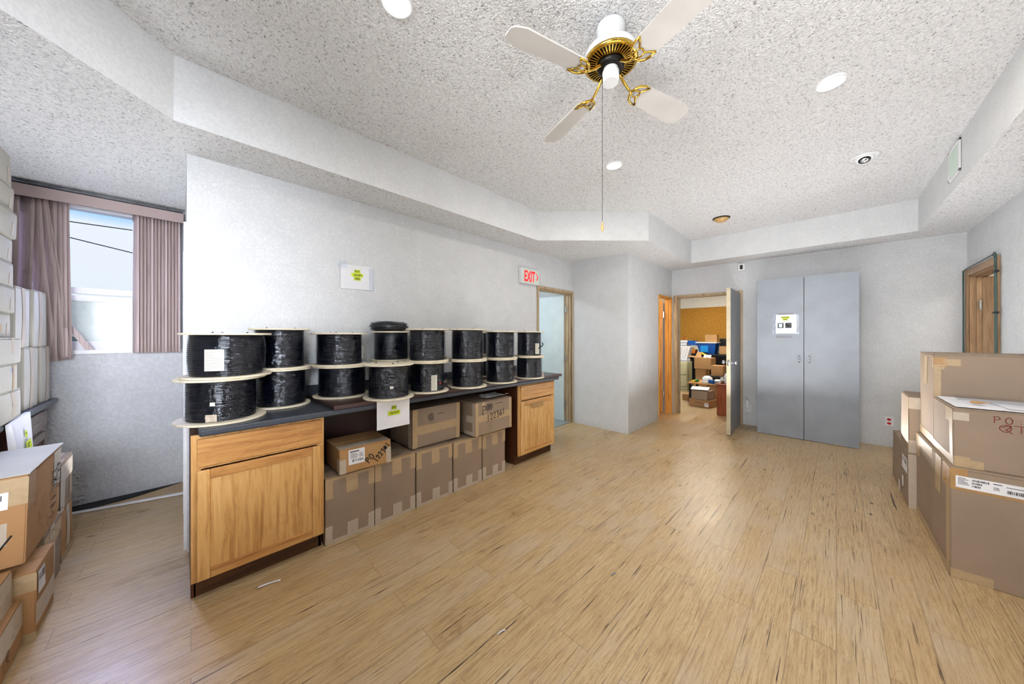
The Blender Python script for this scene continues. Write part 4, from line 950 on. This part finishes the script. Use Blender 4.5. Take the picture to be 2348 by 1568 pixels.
carton('low carton on the floor with a yellow sticker, farthest of the right stack', (4.046, 4.93, -1.08, -.463, .001, .440), 'card', [('l', .0, .0, .08, .43, 'tape_w'), ('l', .08, .36, .2, .07, 'tape')], None, seam='y', deco=r6, seed=9)
# papers on top of R4
pz = .9605
def flat_paper(name, label, cat, o, ang, w_, h_, mat, amp=.004, z=pz, f=None):
    M = Matrix.Translation((o[0], o[1], z)) @ Matrix.Rotation(R(ang), 4, 'Z')
    k = MB().sheet(M, w_, h_, .0008, 10, 8, f or (lambda u, v: amp * (1 + noise.noise(Vector((u * 12 + w_ * 50, v * 12, ang))))))
    return tag(k.build(name, mat), label, cat)
flat_paper('clear_bag', 'crinkled clear plastic bag draped over the papers on the red marked carton', 'plastic bag', (3.30, -.57), -95, .40, .28, 'film', .006, pz + .014)
flat_paper('document', 'large white document lying flat on the red marked carton', 'paper', (3.112, -.527), -90, .54, .47, 'paper', .003)
flat_paper('envelope', 'white envelope with a tiny printed mark on the right stack', 'paper', (3.17, -.72), -84, .30, .26, 'paper', .0015, pz + .005)
k = MB(); M = Matrix.Translation((3.25, -.60, pz + .012)) @ Matrix.Rotation(R(-75), 4, 'Z')
k.lathe([(.001, -.03), (.012, -.022), (.016, 0), (.010, .02), (.003, .04), (.001, .05)], (0, 0, 0), 12).warp(lambda p: M @ Vector((p.z + .03, p.x * 1.2, p.y * .5 + .008)))
tag(k.build('scrap', 'card_warm'), 'small torn tan cardboard scrap lying on the papers at right', 'scrap')

# ------------------------------------------------------------------ left foreground boxes
def l1(t, bx, W):
    lbl(t, bx, W, 'f', .25, .26, .17, .075, 0, True, 4)
    decal(t, bx, W, 'r', 'ink', 'handwriting', lambda k, M: (hand(k, M @ Matrix.Translation((.36, .31, 0)) @ Matrix.Rotation(R(-90), 4, 'Z'), '18LTI', 0, 0, .09, .007, 0, .42, 1.2), hand(k, M @ Matrix.Translation((.46, .31, 0)) @ Matrix.Rotation(R(-90), 4, 'Z'), 'ELI1', 0, 0, .06, .006, 0, .5, 1.2)), .005)
    k = MB(); k.stroke(face(bx, 'f') @ Matrix.Translation((.395, .09, .005)), [(0, .01), (.012, 0), (.04, .05)], .006); k.build('pen_mark', 'ink', t)
L1 = (-.96, -.492, 2.575, 3.125, .349, .745)
t = carton('large warm brown carton in the left foreground, partly open pale lid', L1, 'card_orange', [
    ('r', 0, .24, .10, .155, 'tape_d'), ('f', .36, .0, .03, .39, 'tape_d'), ('f', .30, .27, .17, .12, 'tape'), ('f', .31, .10, .11, .10, 'tape_w'), ('r', .40, .20, .14, .19, 'tape_w')], None, seam='x', deco=l1, lean=(.012, 0), flaps=True, seed=30)
k = MB(); k.hull([(-.96, 2.57, .749), (-.478, 2.572, .752), (-.474, 3.13, .760), (-.96, 3.13, .752)], [(-.96, 2.57, .746), (-.478, 2.572, .748), (-.474, 3.13, .755), (-.96, 3.13, .748)]); k.build('lid_sheet', 'card_pale', t)
carton('flat carton under the warm brown foreground box, close to the left edge', (-.95, -.518, 2.12, 2.548, .204, .346), 'card_orange', [('f', .36, 0, .07, .14, 'tape_w'), ('r', .25, 0, .17, .14, 'tape_w')], None, seed=31)
def l4(t, bx, W): decal(t, bx, W, 'r', 'grey_ink', 'handwriting', lambda k, M: hand(k, M, 'LR', .25, .05, .05, .005, .02, .8))
carton('lowest carton at the bottom left corner of the view', (-.95, -.492, 2.05, 2.552, .001, .202), 'card_orange', [('r', .2, .10, .30, .10, 'tape_w'), ('r', 0, 0, .5, .02, 'tape')], None, deco=l4, seed=32)
def l3(t, bx, W): lbl(t, bx, W, 'r', .02, .19, .09, .10, 3, True, 14)
carton('small floor carton with a white shipping label, left foreground', (-.90, -.462, 2.560, 2.85, .001, .308), 'card_orange', [('r', 0, .06, .29, .10, 'tape_w'), ('f', .0, .22, .44, .08, 'tape'), ('f', 0, 0, .44, .035, 'tape'), ('r', 0, 0, .29, .02, 'tape')], None, seam='x', deco=l3, seed=33)
carton('floor carton behind the labelled small one on the left', (-.93, -.497, 2.875, 3.212, .001, .346), 'card', [('r', .10, .0, .08, .34, 'tape_w'), ('r', 0, .24, .33, .08, 'tape')], None, seed=34)
def l5(t, bx, W): lbl(t, bx, W, 'r', .02, .20, .06, .07, 2, False, 3)
carton('narrow taped carton squeezed behind the warm brown foreground box', (-.90, -.512, 3.14, 3.275, .348, .665), 'card', [('r', .0, .0, .12, .30, 'tape_w')], None, deco=l5, seed=35)
carton('lower of the two far left floor cartons by the window wall', (-.698, -.508, 3.29, 3.598, .001, .300), 'card_orange', [('r', 0, 0, .30, .04, 'tape'), ('r', .12, .05, .08, .25, 'tape_w'), ('f', .05, 0, .10, .29, 'tape_d')], None, seed=36)
carton('upper of the two far left floor cartons, wrapped in shiny tape', (-.698, -.510, 3.285, 3.60, .301, .600), 'card', [('r', 0, .18, .31, .10, 'tape_w'), ('r', .0, .0, .09, .28, 'tape_w'), ('r', .2, .05, .08, .2, 'tape'), ('t', .01, 0, .15, .31, 'tape_w')], None, seed=37)

# ------------------------------------------------------------------ left counter, drawers, stacked pale boxes
lc = thing('worktop', 'dark blue grey worktop along the left wall under the pale boxes', 'worktop', (-.98, 3.3, .85))
MB().box(-1.275, -.672, 2.2, 4.29, .852, .892, .012).build('slab', 'counter', lc)
def side_cab(y0, y1, label):
    t = thing('base_cabinet', label, 'cabinet', (-.98, (y0 + y1) / 2, 0))
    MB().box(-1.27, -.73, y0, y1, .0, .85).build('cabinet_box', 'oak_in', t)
    MB().box(-.73, -.722, y0, y1, .1, .85).build('face_frame', 'grey_wood', t)
    MB().box(-.721, -.702, y0 + .03, y1 - .03, .69, .82, .005).build('drawer', 'grey_wood', t)
    a, b = y0 + .03, y1 - .03
    dr = MB().box(-.719, -.712, a + .045, b - .045, .165, .62).build('door', 'toe', t)
    for q in (a, b - .05): MB().box(-.721, -.702, q, q + .05, .12, .665, .003).build('door_stile', 'grey_wood', dr)
    for q in (.12, .615): MB().box(-.721, -.702, a + .05, b - .05, q, q + .05, .003).build('door_rail', 'grey_wood', dr)
side_cab(3.55, 4.19, 'greyed wood base cabinet with a drawer in the left alcove')
zs = [2.379, 2.196, 2.059, 1.914, 1.776, 1.641, 1.498, 1.3605]; CL = ['topmost', 'second from the top', 'third from the top', 'fourth from the top', 'fifth from the top', 'sixth from the top', 'seventh from the top']
for i in range(7):
    dx = [0, .004, .012, .0, .004, .008, -.004][i]
    carton('pale carton, ' + CL[i] + ' of the tall stack at the left edge', (-1.05, -.67 + dx, 2.93, 3.29 + dx, zs[i + 1] + .0008, zs[i] - .0006), 'card_pale',
           [('r', .28, (zs[i] - zs[i + 1]) * .1, .035, (zs[i] - zs[i + 1]) * .45, 'tape_w')] + ([('r', .0, .02, .2, .05, 'tape')] if i == 6 else []), 'tall stack of pale cartons at the left edge', bulge=.006, seed=50 + i)
carton('pale carton directly under the tall stack at the left edge', (-1.02, -.66, 3.02, 3.38, 1.2155, 1.359), 'card_pale', [('r', .2, .06, .04, .08, 'tape_w')], seed=60)
carton('pale carton with a small blue stamp, second above the left worktop', (-1.02, -.662, 3.05, 3.336, 1.066, 1.214), 'card_pale', [('r', .2, .0, .03, .14, 'tape')], seed=61, deco=lambda t, bx, W: decal(t, bx, W, 'r', 'blue_bin', 'stamp', lambda k, M: microtext(k, M, .17, .12, .035, 4, .004, 2)))
carton('pale dented carton resting on the left worktop', (-1.02, -.665, 3.07, 3.41, .893, 1.0645), 'card_pale', [('r', .16, .03, .06, .13, 'tape_w')], seed=62, bulge=.01)
TBL = [('tall pale box standing upright, upper left one by the blinds', (-1.02, -.700, 3.483, 3.745, 1.297, 1.672)), ('tall pale box standing upright, upper right one by the blinds', (-1.02, -.694, 3.80, 4.105, 1.297, 1.680)),
       ('tall pale box on the worktop, left of the two lower upright ones', (-1.02, -.700, 3.645, 3.92, .893, 1.2955)), ('tall pale box on the worktop beside the window wall', (-1.02, -.698, 3.985, 4.205, .893, 1.2955))]
for i, (l, bx) in enumerate(TBL): carton(l, bx, 'card_pale', [('r', .10, 0, .06, bx[5] - bx[4] - .004, 'tape_w')], 'upright pale boxes on the left worktop', seed=70 + i, bulge=.006)
fh = thing('magazine_file', 'white plastic wrapped folder with yellow green tag hanging at the left worktop edge', 'folder', (-.66, 3.4, .75))
k = MB().hull([(-.668, 3.18, .885), (-.650, 3.18, .885), (-.650, 3.50, .905), (-.668, 3.50, .905)], [(-.665, 3.24, .64), (-.630, 3.24, .64), (-.630, 3.46, .64), (-.665, 3.46, .64)]); k.build('folder_body', 'paper', fh)
k = MB(); M = frame((-.629, 3.30, .665), (0, 1, .12), (-.08, -.12, 1)); k.sheet(M @ Matrix.Translation((.03, .03, .006)), .08, .055, .0005, 1, 1); k.sheet(M @ Matrix.Translation((.055, .105, .003)), .03, .04, .0005, 1, 1); k.build('highlight', 'hilite', fh)
k = MB(); microtext(k, M @ Matrix.Translation((0, 0, .0085)), .035, .07, .06, 2, .010, 3); microtext(k, M @ Matrix.Translation((0, 0, .0055)), .06, .13, .02, 1, .012, 3); k.build('lettering', 'ink', fh)

# ------------------------------------------------------------------ room behind door 3
k = MB(); k.box(10.0, 10.1, -.5, 4.4, 0, C); k.box(XB + .12, 10.0, -.6, -.5, 0, C); struct('wall_far_back', k, 'plaster_white')
struct('ceiling', MB().box(XB + .12, 10.1, -.5, 4.4, 2.70, 2.76), 'plaster_white')
pb = tag(MB().box(9.96, 9.998, .4, 4.2, 1.18, 2.145, .004).build('pegboard', 'cork'), 'golden brown board covering the far wall of the storage room', 'board')
fc = thing('filing_cabinet', 'beige two drawer filing cabinet inside the back storage room', 'filing cabinet', (9.3, 2.75, 0))
MB().box(8.93, 9.33, 2.53, 2.99, .001, .71, .006).build('cabinet_body', 'file_beige', fc)
for z0, z1 in ((.09, .37), (.385, .67)):
    dr = MB().box(8.905, 8.929, 2.545, 2.975, z0, z1, .005).build('drawer', 'file_beige', fc)
    MB().box(8.895, 8.905, 2.70, 2.82, z1 - .17, z1 - .145).box(8.885, 8.893, 2.70, 2.82, z1 - .17, z1 - .145, .002).build('handle', 'chrome', dr); MB().box(8.899, 8.905, 2.72, 2.80, z1 - .10, z1 - .05).build('label_holder', 'chrome', dr)
def stackpaper(name, label, cat, x0, x1, y0, y1, z0, z1, mat='paper', n=8, sl=.0):
    k = MB(); r = random.Random(label)
    for i in range(n):
        a, b = z0 + (z1 - z0) * i / n, z0 + (z1 - z0) * (i + .85) / n; dx, dy = r.uniform(-.012, .012) + sl * i, r.uniform(-.012, .012)
        k.box(x0 + dx, x1 + dx, y0 + dy, y1 + dy, a, b)
    return tag(k.build(name, mat), label, cat)
stackpaper('paper_stack', 'low pile of loose papers on top of the beige filing cabinet', 'papers', 8.95, 9.3, 2.56, 2.95, .712, .765, n=4)
def slanted(name, label, x, y, z, w_, h_, d_, tilt, mat, n=1, gap=.04, cat='box'):
    k = MB()
    for i in range(n):
        M = Matrix.Translation((x + i * .02, y - i * gap, z)) @ Matrix.Rotation(R(tilt), 4, 'X'); kk = MB().box(0, d_, -w_ if w_ > 0 else 0, 0, 0, h_)
        for f in kk.b.faces: k.b.faces.new([k.b.verts.new(M @ v.co) for v in f.verts])
        kk.b.free()
    return tag(k.build(name, mat), label, cat)
slanted('file_binder', 'row of leaning white binders on the filing cabinet', 9.0, 2.86, .77, .05, .34, .28, 14, 'paper', 5, .055, 'binders')
# shelf desk along the far wall
dk = thing('desk', 'long dark desk against the board wall in the storage room', 'desk', (9.7, 2.3, 0))
MB().box(9.35, 9.95, .6, 3.5, .86, .91, .004).build('desk_top', 'black', dk); MB().box(9.36, 9.40, .7, 3.4, .55, .86).build('apron', 'dark_metal', dk)
for y in (.64, 2.0, 3.4): MB().box(9.37, 9.42, y, y + .05, .001, .86).build('leg', 'dark_metal', dk)
MB().box(9.90, 9.95, .7, 3.4, .1, .86).build('back_panel', 'black', dk)
mo = thing('monitor', 'black monitor at the back of the long desk in the storage room', 'monitor', (9.85, 1.85, .911))
MB().box(9.84, 9.88, 1.45, 2.02, .98, 1.30, .006).build('screen', 'black', mo); MB().box(9.85, 9.88, 1.72, 1.78, .93, 1.1).box(9.78, 9.92, 1.62, 1.88, .911, .93).build('stand', 'black', mo)
tb = thing('storage_tub', 'blue plastic tub with white rim on the desk in the storage room', 'tub', (9.5, 2.2, .911))
k = MB().hull([(9.30, 1.99, 1.19), (9.72, 1.99, 1.19), (9.72, 2.42, 1.19), (9.30, 2.42, 1.19)], [(9.36, 2.03, .912), (9.68, 2.03, .912), (9.68, 2.36, .912), (9.36, 2.36, .912)]); k.build('tub_body', 'blue_bin', tb)
MB().box(9.28, 9.74, 1.97, 2.44, 1.185, 1.21, .004).build('rim', 'white_trim', tb)
MB().box(9.302, 9.325, 2.16, 2.33, .96, 1.12).build('bag', 'blue_light', tb)
def obx(label, bx, mat='card_warm', **kw): return carton(label, bx, mat, kw.pop('strips', []), **kw)
obx('open tan box standing on the blue tub rim', (9.42, 9.62, 1.99, 2.25, 1.212, 1.40), seed=80)
obx('small tan box on the desk right of the blue tub', (9.38, 9.60, 1.60, 1.93, .912, 1.11), seed=81)
tag(MB().hull([(9.36, 2.46, 1.01), (9.6, 2.46, 1.01), (9.6, 2.66, 1.0), (9.36, 2.66, 1.0)], [(9.38, 2.48, .912), (9.58, 2.48, .912), (9.58, 2.64, .912), (9.38, 2.64, .912)]).build('tray', 'orange'), 'orange letter tray on the desk left of the blue tub', 'tray')
k = MB()
for i in range(5): k.tube([(9.42 + .02 * i, 2.49 + .025 * i, 1.024), (9.44 + .02 * i, 2.51 + .025 * i, 1.05 + .01 * (i % 3)), (9.46, 2.53 + .025 * i, 1.024)], .011, 6)
tag(k.build('tool_roll', 'yellow', None, True), 'yellow coiled strap lying in the orange tray', 'strap')
k = MB(); k.hull([(9.4, 2.43, 1.24), (9.5, 2.43, 1.18), (9.5, 2.66, 1.17), (9.4, 2.66, 1.25)], [(9.4, 2.45, 1.12), (9.5, 2.45, 1.13), (9.5, 2.64, 1.12), (9.4, 2.64, 1.13)])
pgs = tag(k.build('storage_bag', 'blue_bin'), 'small blue folded bag left of the blue tub', 'bag')
stackpaper('document_box', 'white file box with papers behind the leaning binders', 'file box', 9.42, 9.8, 2.68, 3.2, .912, 1.26, 'paper', 5)
for i in range(5):
    k = MB().tube([(9.5, 2.72 + .06 * i, 1.26), (9.52, 2.70 + .075 * i, 1.34 + .02 * (i % 2))], .008, 6); tag(k.build('pen', ['orange', 'red', 'orange', 'green', 'orange'][i]), ['orange', 'red', 'second orange', 'green', 'third orange'][i] + ' pen sticking up from the white file box', 'pen')
# big open box pile
obx('brown carton under the big open carton beside the filing cabinet', (8.52, 8.85, 2.02, 2.24, .3, .60), seed=82)
obx('brown carton on the floor at the bottom of the pile beside the filing cabinet', (8.5, 8.88, 1.96, 2.28, .001, .299), seed=83)
t = obx('big open tan carton full of papers in the storage room', (8.45, 8.88, 1.90, 2.25, .602, .86), seed=84, flaps=False)
k = MB(); k.hull([(8.47, 2.24, .86), (8.47, 2.10, .86), (8.54, 2.12, .98), (8.54, 2.20, 1.0)], [(8.475, 2.24, .86), (8.475, 2.10, .86), (8.545, 2.12, .98), (8.545, 2.20, 1.0)]); k.hull([(8.47, 2.25, .86), (8.85, 2.25, .86), (8.85, 2.42, .885), (8.47, 2.42, .885)], [(8.47, 2.25, .856), (8.85, 2.25, .856), (8.85, 2.42, .88), (8.47, 2.42, .88)]); k.build('side_flap', 'card_warm', t)
k = MB(); M = Matrix.Translation((8.62, 2.17, .965)) @ Matrix.Rotation(R(30), 4, 'X'); k.box(0, .12, -.15, 0, 0, .02).warp(lambda p: M @ p); tag(k.build('paper_pad', 'yellow'), 'yellow paper pad tilted in the big open carton', 'paper')
k = MB(); M = frame((8.47, 2.06, .868), (0, -1, 0), (.6, 0, .5)); k.sheet(M, .15, .09, .001, 8, 6, lambda u, v: .02 * noise.noise(Vector((u * 18, v * 18, 4)))); tag(k.build('crumpled_paper', 'paper'), 'crumpled white and grey paper in the big open carton', 'paper')
obx('tan box on the low shelf at the right of the storage room doorway', (8.1, 8.4, 1.60, 1.82, .50, .72), seed=85)
tag(MB().box(8.0, 8.6, 1.45, 1.9, .46, .499, .003).build('low_shelf', 'black'), 'black low shelf board carrying a tan box in the storage room', 'shelf')
k = MB(); 
for y in (1.48, 1.85): k.box(8.03, 8.07, y, y + .03, .001, .46); k.box(8.53, 8.57, y, y + .03, .001, .46)
o = k.build('shelf_stand', 'dark_metal'); tag(o, 'dark metal stand under the low shelf board', 'stand')
# table of clutter and desk front
md = thing('side_desk', 'mahogany desk end just inside the back doorway', 'desk', (6.8, 1.2, 0))
MB().box(6.47, 7.1, .85, 1.37, .001, .52, .004).build('desk_body', 'mahogany', md); MB().box(6.455, 7.12, .84, 1.385, .52, .54, .004).build('desk_top', 'mahogany', md)
tag(MB().lathe([(.03, 0), (.032, .05), (.03, .11), (.0, .11)], (6.6, 1.31, .541), 20).build('metal_cup', 'chrome', None, True), 'small chrome cup on the mahogany desk', 'cup')
stackpaper('paper_stack', 'white papers and folders piled on the mahogany desk', 'papers', 6.62, 6.95, 1.08, 1.36, .541, .60, n=4)
k = MB(); M = Matrix.Translation((6.72, 1.30, .602)) @ Matrix.Rotation(R(20), 4, 'X'); k.box(0, .16, 0, .03, 0, .10, .006).warp(lambda p: M @ p); tag(k.build('desk_phone', 'white_gloss'), 'white office phone handset leaning on desk papers', 'phone')
lt = thing('low_table', 'low cluttered table behind the open cartons in the storage room', 'table', (7.7, 1.7, 0))
MB().box(7.35, 7.95, 1.42, 2.08, .385, .41, .003).build('table_top', 'oak_h', lt)
for x in (7.38, 7.88):
    for y in (1.45, 2.02): MB().box(x, x + .04, y, y + .04, .001, .385).build('leg', 'dark_metal', lt)
k = MB().lathe([(.09, 0), (.10, .04), (.085, .10), (.04, .13), (.001, .135)], (7.62, 1.78, .411), 24); tag(k.build('helmet', 'white_gloss', None, True), 'round white plastic cover on the low cluttered table', 'cover')
for i, (x, y, m, l) in enumerate(((7.45, 1.98, 'yellow', 'yellow'), (7.50, 1.90, 'green', 'green'), (7.44, 1.60, 'blue_bin', 'blue'), (7.45, 1.72, 'blue_white', 'pale blue'), (7.5, 1.52, 'grey_tape', 'grey'))):
    k = MB(); M = Matrix.Translation((x, y, .412)) @ Matrix.Rotation(R(30 * i), 4, 'Z'); k.box(0, .12, 0, .05, 0, .03 + .02 * (i % 3), .006).warp(lambda p: M @ p); tag(k.build('small_package', m), l + ' small package lying on the low cluttered table', 'package')
stackpaper('paper_stack', 'thin pile of white papers on the low cluttered table', 'papers', 7.6, 7.85, 1.5, 1.68, .411, .46, n=4)
# boxes on the floor
def ob1(t, bx, W): lbl(t, bx, W, 'f', .28, .02, .10, .07, 2, True, 3); decal(t, bx, W, 'l', 'grey_ink', 'print', lambda k, M: microtext(k, M, .12, .09, .14, 1, .02, 2))
carton('long flat brown carton on the storage room floor, lowest of the pile', (6.99, 7.34, 1.55, 1.93, .001, .135), 'card_orange', [], rz=R(-14), deco=lambda t, bx, W: (decal(t, bx, W, 'l', 'grey_ink', 'print', lambda k, M: microtext(k, M, .12, .08, .14, 1, .02, 2)), lbl(t, bx, W, 'l', .30, .02, .07, .07, 2, True, 3)), seed=86)
carton('open brown carton of papers on top of the long flat one', (7.02, 7.30, 1.60, 1.90, .137, .31), 'card', [], rz=R(-14), flaps=False, seed=87)
k = MB(); M = frame((7.0, 1.93, .318), (.1, -1, 0), (1, .1, .12)); k.sheet(M, .30, .24, .002, 8, 6, lambda u, v: .012 * noise.noise(Vector((u * 12, v * 12, 8))) + .008); tag(k.build('loose_paper', 'paper'), 'white sheets spilling over the open brown carton', 'paper')
carton('small dark brown carton on the floor left of the long flat one', (7.48, 7.75, 2.04, 2.22, .001, .13), 'card_orange', [], seed=88)
carton('brown carton behind the open one near the mahogany desk', (7.4, 7.7, 1.48, 1.72, .001, .37), 'card_warm', [], seed=89)
# sign strip seen in the hinge gap
tag(MB().box(9.94, 9.958, .0, .38, .2, 2.0).build('whiteboard', 'paper'), 'white board at the far wall seen through the hinge gap', 'board')
tag(MB().box(8.0, 8.1, .6, 1.42, .75, 1.02, .01).build('red_case', 'red'), 'red case seen through the hinge gap of the open door', 'case')
tag(MB().box(7.95, 8.15, .55, 1.42, .001, .748, .004).build('side_cabinet', 'plaster_white'), 'white low cabinet carrying the red case', 'cabinet')

# ------------------------------------------------------------------ floor debris
def curl(x, y, s, mat, label):
    k = MB(); n = 9
    g = [[k.b.verts.new((x + s * math.cos(R(20 + 12 * i)) + j * s * .12, y + s * .6 * math.sin(R(20 + 12 * i)) + j * s * .2, .003 + .10 * s * (1 - math.cos(R(30 * i - 120))) * .5)) for j in (0, 1)] for i in range(n)]
    for i in range(n - 1): k.b.faces.new((g[i][0], g[i][1], g[i + 1][1], g[i + 1][0]))
    o = k.build('paper_scrap', mat, None, True); md_ = o.modifiers.new('t', 'SOLIDIFY'); md_.thickness = .001
    tag(o, label, 'scrap')
curl(.315, 2.16, .07, 'paper', 'curled white paper scrap on the floor below the large oak cabinet')
curl(1.02, 1.06, .03, 'paper_wall', 'tiny white scrap on the open floor in front of the camera')
curl(1.72, .86, .03, 'grey_tape', 'tiny grey scrap near the middle of the open floor')

# ------------------------------------------------------------------ world, lights, camera
wd = bpy.data.worlds.new('sky'); SC.world = wd; wd.use_nodes = True; nt = wd.node_tree; bg = nt.nodes['Background']
tc = nt.nodes.new('ShaderNodeTexCoord'); sp = nt.nodes.new('ShaderNodeSeparateXYZ'); nt.links.new(tc.outputs['Generated'], sp.inputs[0])
cl = noise_t(nt, coords(nt, (1, 1, 3), kind='Generated'), 4, 4)
ma = nt.nodes.new('ShaderNodeMath'); ma.operation = 'MULTIPLY_ADD'; ma.inputs[1].default_value = .03; nt.links.new(cl, ma.inputs[0]); nt.links.new(sp.outputs['Z'], ma.inputs[2])
cr = ramp(nt, ma.outputs[0], [(0, srgb(232, 240, 246)), (.222, srgb(238, 244, 250)), (.243, srgb(178, 218, 250)), (1, srgb(150, 205, 248))])
nt.links.new(cr, bg.inputs['Color']); bg.inputs['Strength'].default_value = 1.15

def area(name, loc, target, size, power, col=(1, 1, 1), sy=None, shape=None, spread=None):
    l = bpy.data.lights.new(name, 'AREA'); l.energy = power; l.color = col; l.size = size
    if sy: l.shape = 'RECTANGLE'; l.size_y = sy
    if shape: l.shape = shape
    if spread: l.spread = R(spread)
    o = bpy.data.objects.new(name, l); COL.objects.link(o); o.location = loc
    o.rotation_euler = (Vector(target) - Vector(loc)).to_track_quat('-Z', 'Y').to_euler(); return o
for (x, y, p) in ((.679, 1.391, 7), (2.693, -.015, 9), (2.663, 1.345, 13), (.68, -.2, 12)):
    area('recessed_lamp', (x, y, C - .02), (x, y, 0), .12, p, (1, .94, .86), shape='DISK')
area('window_daylight', (-.4, 6.1, 3.5), (-.25, 2.6, .2), 2.2, 800, (.52, .60, 1), 1.4)
area('alcove_fill', (-.75, -.2, 1.7), (-.35, 4.3, 1.45), 1.0, 24, (.88, .92, 1), .8, spread=62)  # added unseen fill lamp behind the camera, brightens the alcove
area('fill_rear', (-1.05, .15, 1.9), (4.8, .35, 1.9), 1.3, 34, (.98, .985, 1), 1.0, spread=95)
area('ceiling_fill', (1.0, -.1, .9), (1.6, .5, 2.9), 1.8, 20, (.98, .985, 1), 1.4)  # added uplight with no fixture, brightens the near ceiling
area('alcove_ceiling_fill', (-.18, 3.3, .5), (-.24, 3.4, 2.5), .35, 9, (.90, .93, 1), .8, spread=110)  # added lamp low in the alcove, lifts its dark ceiling
area('ceiling_fill', (4.3, .35, .5), (4.2, .4, 2.9), 1.6, 44, (.98, .985, 1), 1.4)  # second added uplight, brightens the ceiling towards the back
area('storage_room_lamp', (8.0, 1.9, 2.68), (8.0, 1.9, 0), 1.0, 80, (1, .95, .84), 1.0)
area('closet_lamp', (5.3, 2.5, 2.28), (5.4, 2.5, 0), .3, 15, (1, .76, .42))
area('left_room_lamp', (3.2, 3.9, 2.38), (3.5, 3.9, 0), .6, 22, (.85, .95, 1))
area('side_room_lamp', (5.4, -1.9, 2.42), (5.4, -1.9, 0), .5, 14, (1, .97, .92))

cam = bpy.data.cameras.new('camera'); co_ = bpy.data.objects.new('camera', cam); COL.objects.link(co_)
cam.sensor_width = 36; cam.lens = 740 / 2348 * 36; cam.shift_y = -(784 - 770) / 2348; cam.clip_start = .02; cam.clip_end = 200
co_.location = (0, 0, 1.37); co_.rotation_euler = (R(90), 0, R(44.34 - 90)); SC.camera = co_
SC.view_settings.view_transform = 'Standard'; SC.view_settings.look = 'None'; SC.view_settings.exposure = -.13; SC.view_settings.gamma = 1
SC.cycles.max_bounces = 5; SC.cycles.transparent_max_bounces = 10; SC.cycles.diffuse_bounces = 3; SC.cycles.glossy_bounces = 2; SC.cycles.use_adaptive_sampling = True; SC.cycles.use_light_tree = False; SC.cycles.adaptive_threshold = .12; SC.cycles.adaptive_min_samples = 12; SC.cycles.caustics_reflective = False; SC.cycles.caustics_refractive = False
SC.cycles.sample_clamp_indirect = 6
